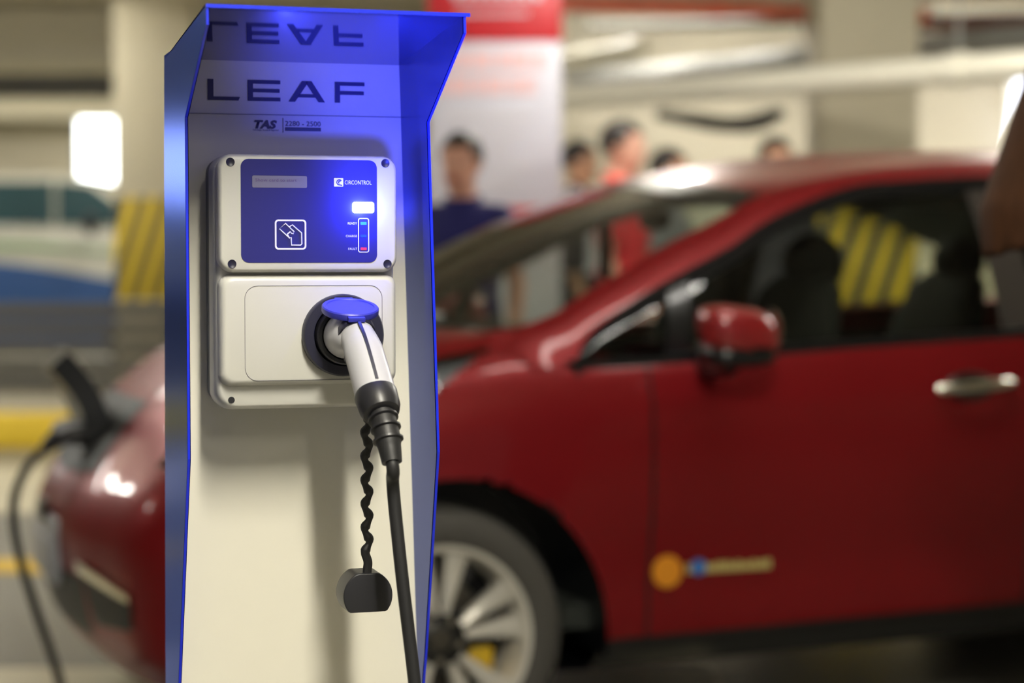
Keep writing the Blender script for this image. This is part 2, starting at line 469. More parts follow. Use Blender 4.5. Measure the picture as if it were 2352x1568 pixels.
for z, x0, x1, hh in ((2.55, -.22, .2, .06), (2.47, -.2, .16, .02)):
    x = x0
    while x < x1: box(b, x, x+hh*.7, -.008, 0, z, z+hh); x += hh
obj('head_text', b, M['sign_white'], h)

# ---- van on the left
t = thing('van', 'white van with blue wave livery parked behind the grey barrier', 'van', (-5.75, 20, 0))
def van_body(m):
    # side profile x,z ; extruded in y with rounded edges
    pr = [(-3.0, .28), (-3.0, 1.85), (-2.9, 1.98), (1.15, 2.02), (1.5, 1.96), (2.15, 1.55), (2.75, 1.38), (3.0, 1.2), (3.05, .8), (3.0, .28)]
    b = BM(); rows = []
    for y, s in ((0, .10), (.04, .03), (.12, 0), (1.68, 0), (1.76, .03), (1.8, .10)):
        rows.append([Vector((x*(1-s*.2), y, .28+(z-.28)*(1-s*.55))) for x, z in pr+[pr[0]]])
    grid(b, rows)
    for y in (0, 1.8):
        r = rows[0] if y == 0 else rows[-1]; b.faces.new([b.verts.new(p) for p in r[:-1]])
    bmesh.ops.remove_doubles(b, verts=b.verts[:], dist=1e-4)
    return obj('van_body', b, m, t)
body = van_body(M['van_white'])
def plate_poly(name, pts, y, m, parent):
    b = BM(); f = b.faces.new([b.verts.new((x, y, z)) for x, z in pts]); r = bmesh.ops.extrude_face_region(b, geom=[f])
    for v in r['geom']:
        if isinstance(v, bmesh.types.BMVert): v.co.y += .02
    return obj(name, b, m, parent, smooth=False)
for x0, x1 in ((-2.7, -1.3), (-1.2, .2), (.3, 1.15)):
    plate_poly('side_window', [(x0, 1.5), (x1, 1.5), (x1, 1.93), (x0, 1.93)], -.022, M['van_glass'], t)
plate_poly('side_window', [(1.2, 1.5), (2.1, 1.5), (1.52, 1.9), (1.2, 1.93)], -.022, M['van_glass'], t)
wave = [(-3+6*i/40, .98+.16*math.sin((-3+6*i/40)*1.15-1.35+2.7)) for i in range(41)]
plate_poly('blue_wave_panel', [(-3, .3)]+wave+[(3.0, .3)], -.016, M['van_blue'], t)
wave2 = [(-2.9+5.3*i/40, 1.26+.05*math.sin((-3+6*i/40)*1.6)) for i in range(41)]
plate_poly('green_swoosh', wave2+[(x, z-.05*math.sin(PI*i/40)) for i, (x, z) in list(enumerate(wave2))[::-1]], -.018, M['van_green'], t)
for x in (-1.9, 2.0):
    b = BM(); lathe(b, [(.0, -.03), (.2, -.03), (.31, -.02), (.33, .05), (.33, .2), (.0, .22)], 'y', 28, (x, .0, .33)); w = obj('wheel', b, M['tire'], t)
    b = BM(); lathe(b, [(0, -.04), (.17, -.04), (.19, -.03)], 'y', 24, (x, 0, .33)); obj('hub_cap', b, M['silver'], w)
b = BM(); ellipsoid(b, (1.55, -.14, 1.5), .07, .1, .11); obj('wing_mirror', b, M['black_pl'], t)

# ---- cool tube lamp on the far right wall
t = thing('wall_lamp', 'bright bluish upright tube lamp on the wall at far right', 'lamp', (4.25, 16.9, 2.36), 0)
b = BM(); box(b, -.06, .06, .02, .1, -.32, .32, .01); obj('lamp_housing', b, M['white_metal'], t)
b = BM(); capsule(b, [(-.03, -.02, -.26), (.045, -.02, .26)], [.055, .055]); obj('tube', b, M['tube_cool'], t)

# ================================================================== CHARGING STATION
PHI = math.radians(17); SO = (-.24782, 2.22219, 0)
ST = thing('charging_station', 'white and blue electric car charging pedestal with lit blue panel in the foreground', 'charger', SO, PHI)
# local frame: x right, -y towards the viewer's side, z up.   f(w) -> y
def fw(z):      # how far the side plates reach in front of the panel
    P = [(-1, .004), (.70, .004), (.785, .034), (1.022, .115), (1.378, .114), (1.457, .268), (2, .268)]
    for (z0, w0), (z1, w1) in zip(P, P[1:]):
        if z <= z1: return w0+(w1-w0)*(z-z0)/(z1-z0)
def ur(z): return .1266+(1.449-z)*.0287*(1 if z > .75 else 0) + (.0201 if z <= .75 else 0)
def ul(z): return -.1279
ZT = 1.449
# front panel
b = BM()
zs = [.03, .5, .75, .95, 1.2, ZT]
grid(b, [[Vector((ul(z)+(ur(z)-ul(z))*i/4, 0, z)) for i in range(5)] for z in zs])
grid(b, [[Vector((ul(z)+(ur(z)-ul(z))*i/4, .006, z)) for i in range(5)] for z in zs])
panel = obj('front_panel', b, M['st_white'], ST)
b = BM(); box(b, -.1275, .13, -.0012, .0, 1.3897, 1.3905); obj('panel_seam', b, M['seam'], panel)
# side plates: each a thin plate, painted outside, grey inside, blue edge strip
def side(sx, u):
    zs = [.0, .3, .70, .785, .9, 1.022, 1.05, 1.2, 1.36, 1.378, 1.39, 1.43, 1.457, 1.4745]
    th = .003
    def back(z): return .0526+.031*(1.4512-z)/.7 if z > .75 else .0837
    o = BM()
    for off in (0, sx*th):
        grid(o, [[Vector((u(z)+off, back(z)*(1-i/6)-fw(z)*i/6, z-(0 if z < 1.47 else .0225*(1-i/6)))) for i in range(7)] for z in zs])
    c = obj('side_panel', o, None, ST)
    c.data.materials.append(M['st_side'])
    # inner lining face
    i_ = BM(); grid(i_, [[Vector((u(z)-sx*.0006, 0*(1-i/6)-fw(z)*i/6, min(z, 1.449+.0255*i/6))) for i in range(7)] for z in zs])
    obj('inner_lining', i_, M['st_inner'], c)
    e = BM(); P = [Vector((u(z)+sx*th/2, -fw(z)-.0004, z)) for z in zs]
    for p, q in zip(P, P[1:]):
        d = .0013
        grid(e, [[p+Vector((-d, .001, 0)), p+Vector((-d, -d*.5, 0)), p+Vector((d, -d*.5, 0)), p+Vector((d, .001, 0))],
                 [q+Vector((-d, .001, 0)), q+Vector((-d, -d*.5, 0)), q+Vector((d, -d*.5, 0)), q+Vector((d, .001, 0))]])
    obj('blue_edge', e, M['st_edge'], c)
    return c
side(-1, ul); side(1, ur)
# hood: nearly level roof whose glossy underside mirrors the lettering
b = BM(); x0, x1 = -.128, .130
grid(b, [[Vector((x0, .0, 1.4487)), Vector((x1, .0, 1.4487))], [Vector((x0, -.268, 1.4735)), Vector((x1, -.268, 1.4735))]])
hood = obj('hood', b, M['st_hood'], ST)
b = BM()
box(b, x0-.003, x1+.003, -.2702, -.2680, 1.4732, 1.4768)
hl = obj('hood_lip', b, M['st_edge'], hood)
b = BM()
grid(b, [[Vector((x0-.003, .0526, 1.4525)), Vector((x1+.003, .0526, 1.4525))], [Vector((x0-.003, -.2685, 1.4768)), Vector((x1+.003, -.2685, 1.4768))]])
obj('hood_top', b, M['st_side'], hood)
# back cover and floor plate
b = BM(); box(b, -.127, .135, .05, .053, .0, 1.45); obj('back_cover', b, M['st_side'], ST)
b = BM(); box(b, -.17, .185, -.05, .12, 0, .012, .003); obj('floor_plate', b, M['st_side'], ST)
# LEAF lettering on the upper panel
b = BM(); y = -.0012
ztop, zb = 1.4280, 1.4050
def letter(x0, x1, kind):
    h, v = .0040, .0066
    if kind == 'L':
        strokes(b, [[(x0, ztop), (x0+v, ztop), (x0+v, zb), (x0, zb)], [(x0+v, zb+h), (x1+.001, zb+h), (x1-.001, zb), (x0+v, zb)]], y)
    if kind in 'EF':
        strokes(b, [[(x0, ztop), (x0+v*.9, ztop), (x0+v*.9, zb), (x0, zb)], [(x0+v*.9, ztop), (x1, ztop), (x1, ztop-h), (x0+v*.9, ztop-h)]], y)
        zm = (ztop+zb)/2-(0 if kind == 'E' else .0005)
        strokes(b, [[(x0+v*.9, zm+h/2), (x1-.0008, zm+h/2), (x1-.0008, zm-h/2), (x0+v*.9, zm-h/2)]], y)
        if kind == 'E': strokes(b, [[(x0+v*.9, zb+h), (x1, zb+h), (x1, zb), (x0+v*.9, zb)]], y)
    if kind == 'A':
        xm = (x0+x1)/2; hw = .0055
        strokes(b, [[(x0, zb), (x0+.0072, zb), (xm+.0008, ztop-.0025), (xm+.0008, ztop), (xm-hw, ztop)],
                    [(x1, zb), (x1-.0075, zb), (xm-.0008, ztop-.0025), (xm-.0008, ztop), (xm+hw, ztop)],
                    [(x0+.0115, zb+.0085), (x1-.0115, zb+.0085), (x1-.0098, zb+.0050), (x0+.0098, zb+.0050)]], y)
letter(-.0906, -.0556, 'L'); letter(-.0462, -.0098, 'E'); letter(-.0005, .0405, 'A'); letter(.0517, .0857, 'F')
obj('lettering', b, M['st_ink'], panel, smooth=False, recalc=False)
# small maker's mark under the seam
b = BM(); yy = -.0012
obj_t = text('logo_lettering', 'TAS', .0120, M['st_ink_grey'], panel, (-.0393, yy, 1.3752), width=.0255, shear=.25, bold=.0006)
text('logo_lettering', 'Tecnologia, Acceso & Seguridad', .0026, M['st_ink_grey'], panel, (-.0410, yy, 1.3724), width=.029)
text('logo_lettering', '2280 - 2500', .0078, M['st_ink_grey'], panel, (-.0045, yy, 1.3782), width=.0400)
b = BM(); box(b, -.0072, -.0066, yy, 0, 1.3708, 1.3868); obj('logo_divider', b, M['st_ink_grey'], panel)
b = BM(); box(b, -.0046, .0357, yy, 0, 1.3728, 1.3766); obj('logo_bar', b, M['st_ink_grey'], panel)
text('logo_bar_lettering', 'www.tas-seguridad.com', .0034, M['st_inner'], panel, (-.003, yy-.0004, 1.3737), width=.037)
# --- wall box
D = -.11                                          # y of the cover front
BX = BM(); prism(BX, rrect(.187, .268, .016, 6, .0005, 1.2065), .0, -.058, .004, .006)
back = obj('box_back_shell', BX, M['box_grey'], ST)
b = BM(); prism(b, rrect(.196, .2720, .019, 8, .0007, 1.2060), -.050, D+.016, .006, .022)   # cover base
cover = obj('box_cover', b, M['box_white'], ST)
b = BM(); prism(b, rrect(.1925, .1245, .015, 8, .0007, 1.2790), D+.02, D, .004, .010); obj('upper_cover', b, M['box_white'], cover)
b = BM(); prism(b, rrect(.1925, .1185, .012, 8, .0015, 1.1555), D+.022, D+.004, .007, .014); obj('lower_cover', b, M['box_white'], cover)
YL = D+.004
# framed door outline in the lower cover
b = BM(); o_ = rrect(.1490, .1010, .014, 8, .0061, 1.1523); i_ = rrect(.1482, .1002, .0136, 8, .0061, 1.1523)
ring_prism(b, o_, i_, YL+.002, YL-.0004); obj('door_groove', b, M['st_ink_grey'], cover)
# bottom scooped strip with one screw
b = BM(); lathe(b, [(.0, -.001), (.0036, -.001), (.0036, .002), (0, .002)], 'y', 16, (-.0811, D+.0165, 1.0814)); s = obj('cover_screw', b, M['black_pl'], cover)
b = BM(); box(b, -.0837, -.0785, D+.0145, D+.016, 1.0809, 1.0819); box(b, -.0816, -.0806, D+.0145, D+.016, 1.0788, 1.0840); obj('screw_slot', b, M['grey_metal'], s) if False else b.free()
for (x, z) in ((-.0831, 1.3325), (.0835, 1.3333), (-.0820, 1.2258), (.0855, 1.2255)):
    b = BM(); lathe(b, [(0, .0002), (.0034, .0001), (.0040, -.0003), (.0046, -.0003), (.0048, .001)], 'y', 20, (x, D-.0002, z)); obj('screw_recess', b, M['navy_pl'], cover)
# blue face film
FY = D-.0006
b = BM(); prism(b, rrect(.1465, .1090, .0085, 8, .0008, 1.2817), D+.001, FY); face = obj('face_panel', b, M['face'], ST)
PY = FY-.0004
b = BM(); prism(b, rrect(.0584, .0127, .0015, 3, -.0311, 1.3124), FY+.0002, PY); lcd = obj('display', b, M['lcd'], face)
text('display_text', 'Show card to start', .0046, M['lcd_text'], face, (-.0570, PY-.0003, 1.3126), width=.044)
b = BM(); prism(b, rrect(.0100, .0092, .0006, 2, .0322, 1.3125), FY, PY); obj('logo_square', b, M['white_print'], face)
b = BM()
for r0, a0, a1, cx in ((.0028, 40, 250, .0330), (.0014, 60, 230, .0336)):
    pts = [(cx+r0*math.cos(math.radians(a0+(a1-a0)*i/12)), 1.3124+r0*math.sin(math.radians(a0+(a1-a0)*i/12))) for i in range(13)]
    tube(b, [(x, PY-.0002, z) for x, z in pts], .0005, 6)
tube(b, [(.0318, PY-.0002, 1.3100), (.0360, PY-.0002, 1.3092)], .0005, 6)
obj('logo_emblem', b, M['face'], face)
text('logo_lettering', 'CIRCONTROL', .0062, M['white_print'], face, (.0388, PY, 1.3103), width=.0292)
# card reader pictogram
b = BM(); cx, cz = -.0198, 1.2568
ring_prism(b, rrect(.0336, .0318, .0038, 6, cx, cz), rrect(.0302, .0284, .0024, 6, cx, cz), FY, PY)
def pix(px, py): return (-.0365+(px-764)/(1128-764)*.0336, 1.2727-(py-877)/(1240-877)*.0318)
def outline(pts):
    P = [pix(*p) for p in pts]
    tube(b, [(x, PY+.0002, z) for x, z in P], .00075, 6)
outline([(905, 1055), (930, 1100), (815, 990), (885, 925), (985, 1025), (978, 1050), (955, 1045), (940, 1025), (905, 1055)])
outline([(928, 968), (965, 942), (1072, 1040), (1075, 1170), (1060, 1188), (955, 1186), (950, 1095), (925, 1105)])
obj('card_pictogram', b, M['white_print'], face)
# status bar
b = BM(); ring_prism(b, rrect(.0120, .0368, .0024, 5, .0592, 1.2562), rrect(.0102, .0350, .0015, 5, .0592, 1.2562), FY, PY); obj('status_frame', b, M['white_print'], face)
for z, m, lab, wd in ((1.2689, 'ind_g', 'READY', .0100), (1.2554, 'ind_b', 'CHARGE', .0122), (1.2418, 'ind_r', 'FAULT', .0095)):
    b = BM(); prism(b, rrect(.0066, .0029, .0006, 3, .0592, z), FY, PY); obj('status_light', b, M[m], face)['label'] = {'ind_g': 'cyan indicator', 'ind_b': 'blue indicator', 'ind_r': 'pink indicator'}[m]
    text('status_lettering', lab, .0034, M['white_print'], face, (.0520-wd, PY, z-.0012), width=wd)
# glowing LED window
b = BM(); prism(b, rrect(.0236, .0118, .0026, 6, .0588, 1.2858), FY+.0002, FY-.0022, .0008, .001); led = obj('led_window', b, M['led'], face)
led['label'] = 'glowing white blue led'
# --- socket on the lower cover
CX, CZ = .0362, 1.1497
b = BM(); lathe(b, [(0, 0), (.0440, 0), (.0440, -.009), (.0425, -.0115), (.0330, -.0120), (.0318, -.010), (.0310, .0), (0, .001)], 'y', 48, (CX, YL, CZ)); sock = obj('socket', b, M['navy_pl'], ST)
b = BM(); lathe(b, [(.0310, .002), (.0310, -.020), (.0295, -.022), (.0260, -.022), (.0255, .0)], 'y', 40, (CX, YL, CZ)); obj('socket_collar', b, M['black_pl'], sock)
# open lid lying over the plug
b = BM(); R0 = .0300
lathe(b, [(0, -.0030), (.0292, -.0030), (R0, -.0018), (R0, .0032), (.0288, .0045), (.0255, .0045), (.0245, .0036), (0, .0036)], 'z', 40)
box(b, -.009, .009, -.0345, -.0275, -.0025, .0025, .0008)
box(b, -.010, .010, .024, .036, -.0025, .0030, .0008)
lid = obj('socket_lid', b, M['lid'], ST, (CX-.001, YL-.046, 1.1775)); lid.rotation_euler = (math.radians(16), 0, 0)

# ================================================================== CHARGING CABLE plugged into the socket
CB = thing('charging_cable', 'grey and black charging plug and cable hanging from the pedestal socket', 'cable', SO, PHI)
# nose (horizontal neck) + handle (downwards and outwards): one white shell
def P(u, w, z): return Vector((u, -w, z))
wl = .106
b = BM()
neck = [P(CX, wl+.020, CZ), P(CX, wl+.040, CZ+.001), P(CX+.001, wl+.056, CZ+.001), P(CX+.002, wl+.066, CZ-.004)]
tube(b, neck, [.0245, .0248, .0230, .0160], 28)
hd0 = P(CX+.002, wl+.060, 1.1545); hd1 = P(CX+.0085, wl+.120, 1.095)
H = cr([hd0, hd0.lerp(hd1, .35)+Vector((0, -.003, .003)), hd0.lerp(hd1, .7)+Vector((0, -.002, .002)), hd1], 5)
tube(b, H, [.0180+.0030*min(1, i/5) if i < 5 else .0212+.0008*(i-5)/(len(H)-6) for i in range(len(H))], 28, True, .95)
shell = obj('connector_shell', b, M['plug_white'], CB)
ax = (hd1-hd0).normalized()
# dark crown where the handle meets the lid
b = BM(); tube(b, [hd0-ax*.010, hd0-ax*.004, hd0+ax*.003], [.0160, .0200, .0200], 28); obj('connector_crown', b, M['navy_pl'], CB)
# dark centre stripe on the outer face of the handle
side_v = Vector((1, 0, 0)); nrm = ax.cross(side_v).normalized()
if nrm.y > 0: nrm = -nrm
b = BM(); rows = []
for i, p in enumerate(H[1:]):
    r = .0216
    rows.append([p+nrm*(r-.0008)+side_v*(-.0034), p+nrm*(r+.0010)+side_v*(-.0032), p+nrm*(r+.0010)+side_v*(.0000), p+nrm*(r-.0008)+side_v*(.0002)])
grid(b, rows); obj('handle_stripe', b, M['navy_pl'], CB)
b = BM(); box(b, -.0085, .0085, -.0045, .0045, -.004, .004, .001); o = obj('latch_button', b, M['navy_pl'], CB, P(CX-.002, wl+.062, CZ-.022)); o.rotation_euler = (.5, 0, 0)
# collar, strain relief
b = BM(); tube(b, [hd1-ax*.001, hd1+ax*.003, hd1+ax*.020, hd1+ax*.027, hd1+ax*.030], [.0208, .0222, .0212, .0188, .0120], 28); obj('connector_collar', b, M['black_pl'], CB)
c0 = hd1+ax*.028
dn = Vector((.05, -.38, -1)).normalized()
pth = cr([c0, c0+ax*.014+dn*.004, c0+ax*.022+dn*.016, c0+ax*.026+dn*.030], 6)
b = BM(); tube(b, pth, [.0130]*(len(pth)-7)+[.0120-.0003*i for i in range(7)], 20); obj('strain_relief', b, M['black_rub'], CB)
for k in (2, 6, 10):
    b = BM(); p = pth[k]; d = (pth[k+1]-pth[k]).normalized(); tube(b, [p-d*.0022, p-d*.001, p+d*.001, p+d*.0022], [.0130, .0156, .0156, .0130], 24); obj('relief_ring', b, M['black_pl'], CB)
c1 = pth[-1]; print('cable start', c1)
b = BM(); cp = cr([c1-dn*.010, c1+dn*.008, P(.0545, .262, 1.000), P(.0615, .270, .913), P(.0740, .278, .790), P(.090, .290, .60), P(.13, .36, .30), P(.19, .40, .05), P(.30, .42, .014), P(.48, .30, .014), P(.60, -.1, .014), P(.75, -.6, .014)], 8)
tube(b, cp, .0067, 14); obj('cable_run', b, M['black_rub'], CB)
# dust cap on its wavy strap
b = BM(); t0 = Vector((.0488, -.188, 1.065)); n = 90; pts = []
for i in range(n+1):
    z = 1.068-(1.068-.905)*i/n
    amp = .0024*min(1, (n-i)/14)
    pts.append(Vector((.0450+amp*math.sin(i/n*2*PI*6.6), -.185, z)))
pre = cr([(.0480, -.246, 1.058), (.0465, -.225, 1.070), (.0455, -.200, 1.0745), pts[0]], 5)[:-1]
tube(b, pre+pts, [.0044]*len(pre)+[.0044+.0009*math.sin(i/n*2*PI*6.6*2) if i < 78 else .0048 for i in range(n+1)], 10); obj('cap_strap', b, M['black_rub'], CB)
cu = BM(); pr = []
for i in range(48):
    a = 2*PI*i/48; x, z = .0262*math.cos(a), .0262*math.sin(a); pr.append((.0445+x, .8820+max(-.0172, min(.0235, z))))
prism(cu, pr, -.155, -.192, .0012, .002); obj('dust_cap', cu, M['black_pl'], CB)

# ================================================================== RED CAR
# local frame: x rearwards from the front axle, y from the near flank to the far flank, z up
TH = math.radians(21)
CAR = thing('hatchback_car', 'dark red electric hatchback parked nose left behind the charging pedestal', 'car', (-.16059, 4.67, 0), TH)
CW = 1.77; HB = CW/2
LV = [  # waterlines from the rocker up: 17 stations from nose centre round the flank to the tail centre
 [(-.70,.885,.20),(-.685,.62,.20),(-.65,.40,.195),(-.585,.26,.19),(-.50,.18,.19),(-.38,.14,.19),(-.2,.12,.19),(0,.11,.20),(.3,.10,.20),(.55,.10,.20),(1.1,.10,.205),(1.65,.10,.21),(2.2,.10,.21),(2.7,.10,.22),(3.15,.14,.26),(3.36,.3,.30),(3.42,.885,.30)],
 [(-.785,.885,.285),(-.77,.62,.285),(-.725,.40,.28),(-.65,.24,.275),(-.55,.14,.27),(-.40,.085,.27),(-.2,.055,.275),(0,.04,.28),(.3,.036,.282),(.55,.04,.284),(1.1,.04,.292),(1.65,.04,.30),(2.2,.04,.31),(2.7,.04,.32),(3.15,.08,.36),(3.42,.27,.40),(3.5,.885,.40)],
 [(-.815,.885,.41),(-.80,.62,.41),(-.75,.40,.405),(-.67,.235,.405),(-.57,.13,.40),(-.41,.07,.405),(-.2,.038,.42),(0,.022,.43),(.3,.018,.44),(.55,.03,.44),(1.1,.032,.445),(1.65,.032,.45),(2.2,.025,.45),(2.7,.015,.46),(3.15,.06,.50),(3.44,.25,.52),(3.53,.885,.52)],
 [(-.83,.885,.53),(-.815,.62,.53),(-.765,.40,.53),(-.685,.235,.53),(-.58,.125,.535),(-.415,.06,.545),(-.2,.026,.56),(0,.010,.58),(.3,.004,.61),(.55,.006,.61),(1.1,.008,.61),(1.65,.008,.62),(2.2,.004,.62),(2.7,.0,.63),(3.15,.05,.66),(3.45,.24,.68),(3.54,.885,.68)],
 [(-.80,.885,.62),(-.785,.62,.62),(-.735,.40,.625),(-.655,.235,.635),(-.55,.13,.645),(-.40,.07,.66),(-.2,.035,.68),(0,.016,.71),(.3,.004,.74),(.55,.0,.75),(1.1,.0,.755),(1.65,.0,.765),(2.2,.0,.77),(2.7,.0,.78),(3.15,.05,.80),(3.45,.24,.80),(3.54,.885,.80)],
 [(-.74,.885,.71),(-.725,.62,.71),(-.675,.40,.715),(-.595,.245,.725),(-.49,.15,.74),(-.37,.092,.765),(-.2,.055,.80),(0,.032,.835),(.3,.014,.862),(.55,.008,.868),(1.1,.006,.878),(1.65,.006,.892),(2.2,.006,.90),(2.7,.008,.91),(3.15,.06,.92),(3.43,.25,.92),(3.52,.885,.92)],
 [(-.62,.885,.83),(-.605,.62,.83),(-.555,.42,.835),(-.475,.29,.85),(-.375,.195,.868),(-.27,.14,.89),(-.14,.105,.912),(.02,.075,.935),(.27,.052,.955),(.55,.048,.962),(1.1,.048,.993),(1.65,.048,1.016),(2.2,.05,1.04),(2.7,.07,1.06),(3.15,.12,1.07),(3.36,.3,1.08),(3.42,.885,1.08)],
 [(-.48,.885,.945),(-.465,.62,.946),(-.42,.44,.95),(-.345,.33,.96),(-.24,.25,.97),(-.12,.20,.983),(.0,.175,.997),(.11,.155,1.015),(.25,.138,1.045),(.55,.10,.967),(1.1,.10,.997),(1.65,.10,1.02),(2.2,.10,1.044),(2.7,.12,1.064),(3.15,.17,1.074),(3.33,.32,1.085),(3.38,.885,1.085)],
]
for l_ in LV[1:6]:
    for k_ in (0, 1, 2): l_[k_] = (l_[k_][0]+.022, l_[k_][1], l_[k_][2])
NS, NT = 12, 6
def lerp(a, b, t): return a+(b-a)*t
Lr = [cr(l, NS) for l in LV]                      # along
NK = len(Lr[0])
cols = []
for k in range(NK): cols.append(cr([Lr[j][k] for j in range(len(LV))], NT))
NJ = len(cols[0])                                 # rows[j][k]
ROW = [[cols[k][j] for k in range(NK)] for j in range(NJ)]
AC, AR = Vector((.03, 0, .305)), .395             # front wheel arch
RC = Vector((2.72, 0, .315))
def flip(p): return Vector((p[0], CW-p[1], p[2]))
def area_of(k, j, c):
    """which panel a grid cell belongs to: k = path coordinate 0..16, j = level coordinate 0..7"""
    x_ = max(0, k-2.6); lo = 5.02+.10*x_+1.25*max(0, (x_-4.05)/.9)**1.4; hi = 5.62+.235*x_
    if 2.6 < k < 7.62 and lo < j < min(hi, 6.75) : return 'headlight'
    if k < 4.9 and j < 5.2: return 'front_bumper'
    if 8.5 < k and .545 < c.x < 1.655 and 1.1 < j < 6.2: return 'front_door'
    if 8.5 < k and 1.665 < c.x < 2.5 and 1.1 < j < 6.2 and (c-RC).xz.length > .42: return 'rear_door'
    if k < 14 and j < 1.05 and k > 8.3: return 'side_sill'
    return 'car_body'
bms = {n: BM() for n in ('car_body', 'front_bumper', 'front_door', 'rear_door', 'headlight', 'side_sill')}
far = {n: BM() for n in ('front_door', 'rear_door', 'headlight', 'side_sill')}
cache = {}
def arch_snap(p):
    for c, r in ((AC, AR), (RC, .39)):
        d = Vector((p.x-c.x, p.z-c.z))
        if p.y < .45 and d.length < r+.02: return True, c, r, d
    return False, None, None, None
def vget(b, key, p):
    d = cache.setdefault(id(b), {})
    if key not in d: d[key] = b.verts.new(p)
    return d[key]
for j in range(NJ-1):
    for k in range(NK-1):
        q = [(j, k), (j, k+1), (j+1, k+1), (j+1, k)]
        ps = [ROW[a][b_].copy() for a, b_ in q]
        c = sum(ps, Vector())/4
        ins = any(c.y < .45 and Vector((c.x-o.x, c.z-o.z)).length < r for o, r in ((AC, AR), (RC, .39)))
        if ins: continue
        for p in ps:
            near, o, r, d = arch_snap(p)
            if near and d.length < r+.012 and d.length > 1e-5:
                d = d/d.length*r; p.x = o.x+d.x; p.z = o.z+d.y
        n = area_of((k+.5)/NS, (j+.5)/NT, c)
        for bm_, f in ((bms[n], False), (far.get(n, bms[n]), True)):
            vs = []
            for key, p in zip(q, ps):
                near = arch_snap(p)[0]
                pp = flip(p) if f else p
                kk = (f and abs(p.y-HB) > 1e-6, key, tuple(round(x, 4) for x in p))
                v = vget(bm_, kk, pp)
                if v not in vs: vs.append(v)
            if len(vs) > 2:
                try: bm_.faces.new(vs[::-1] if f else vs)
                except ValueError: pass
# arch lips rolled inwards and dark liners
def arch_lip(b, o, r, y0, y1, a0=-8, a1=188):
    rows = []
    for i in range(49):
        a = math.radians(lerp(a0, a1, i/48)); rows.append([Vector((o.x+r*math.cos(a), y, o.z+r*math.sin(a))) for y in (y0, y1)])
    grid(b, rows)
# underside
b = BM()
for k in range(NK-1):
    p, q = ROW[0][k], ROW[0][k+1]
    vs = [b.verts.new(x) for x in (p, q, flip(q), flip(p))]
    if (p-flip(p)).length > 1e-5 and (q-flip(q)).length > 1e-5: b.faces.new(vs)
obj('underbody', b, M['trim'], CAR)
body = obj('car_body', bms['car_body'], M['paint'], CAR, angle=40, recalc=False)
FL = {}
for n, m in (('front_bumper', 'paint'), ('front_door', 'paint'), ('rear_door', 'paint'), ('headlight', 'lamp_clear'), ('side_sill', 'trim')):
    FL[n] = obj(n, bms[n], M[m], CAR, angle=40, recalc=False)
    if n in far: obj(n, far[n], M[m], CAR, angle=40, recalc=False)
for o, r in ((AC, AR), (RC, .39)):
    for y in (.006, 1.764):
        b = BM(); s = 1 if y < .5 else -1
        arch_lip(b, o, r, y, y+s*.34); rows = []
        V = [b.verts.new((o.x+r*math.cos(math.radians(a)), y+s*.34, o.z+r*math.sin(math.radians(a)))) for a in range(-8, 189, 7)]
        b.faces.new(V); obj('wheel_arch_liner', b, M['trim'], CAR)
# door gap lines and black backing so gaps read dark
b = BM()
def gap(x, j0, j1, w=.004):
    pts = []
    for j in range(int(j0*NT), int(j1*NT)+1):
        r = ROW[j]
        for k in range(8*NS, 14*NS):
            if r[k].x <= x <= r[k+1].x:
                t = (x-r[k].x)/(r[k+1].x-r[k].x); pts.append(r[k].lerp(r[k+1], t)); break
    grid(b, [[p+Vector((-w, -.0012, 0)), p+Vector((w, -.0012, 0))] for p in pts])
for x_, j0, j1 in ((.545, 1.1, 6.2), (1.66, 1.1, 6.2), (2.5, 4, 6.2)):
    b = BM(); gap(x_, j0, j1); obj('door_gap', b, M['trim'], CAR)
# hood (bonnet): ruled between the hood edge and the cowl with a slight crown
def cowl(t):     # t 0 centre .. 1 side
    return Vector((-.03+.25*t**2.2, HB-(HB-.15)*t, 1.045-.005*t))
KH = 8*NS
b = BM(); rows = []
tot = sum((ROW[-1][k+1]-ROW[-1][k]).length for k in range(KH)); acc = 0
for k in range(KH+1):
    p = ROW[-1][k]; t = acc/tot
    c = cowl(min(1, t**.8)); d = (p-c).length
    rows.append([p.lerp(c, i/10)+Vector((0, 0, .03*min(1, d/.5)*math.sin(PI*i/10)**.9)) for i in range(11)])
    if k < KH: acc += (ROW[-1][k+1]-ROW[-1][k]).length
grid(b, rows); grid(b, [[flip(p) for p in r] for r in rows])
bmesh.ops.remove_doubles(b, verts=b.verts[:], dist=1e-4)
hood = obj('hood', b, M['paint'], CAR, angle=50)
# greenhouse -------------------------------------------------------------
U = cr([(.12,.155,1.012),(.24,.14,1.05),(.345,.152,1.086),(.43,.172,1.132),(.544,.193,1.188),(.672,.218,1.251),(.828,.245,1.317),(1.006,.277,1.398),(1.205,.296,1.445),(1.45,.308,1.478),(1.75,.316,1.496),(2.2,.325,1.498),(2.7,.345,1.47),(3.1,.37,1.41)], 8)
Wn = cr([(.25,.05,.957),(.343,.05,.962),(.395,.08,1.022),(.44,.096,1.058),(.56,.12,1.125),(.70,.148,1.19),(.84,.173,1.251),(.98,.205,1.325),(1.22,.239,1.406),(1.44,.248,1.429),(1.75,.255,1.444),(2.2,.262,1.44),(2.7,.28,1.39),(3.1,.28,1.16)], 8)
b = BM(); rows = []
for i, (u, w) in enumerate(zip(U, Wn)):
    m_ = u.lerp(w, .5)+Vector((0, -.012, .010)); rows.append([u, u.lerp(w, .2)+Vector((0, -.006, .006)), m_, w+Vector((0, -.004, 0)), w+Vector((0, .02, 0))])
grid(b, rows); pil = obj('roof_rail', b, M['paint'], CAR, angle=60)
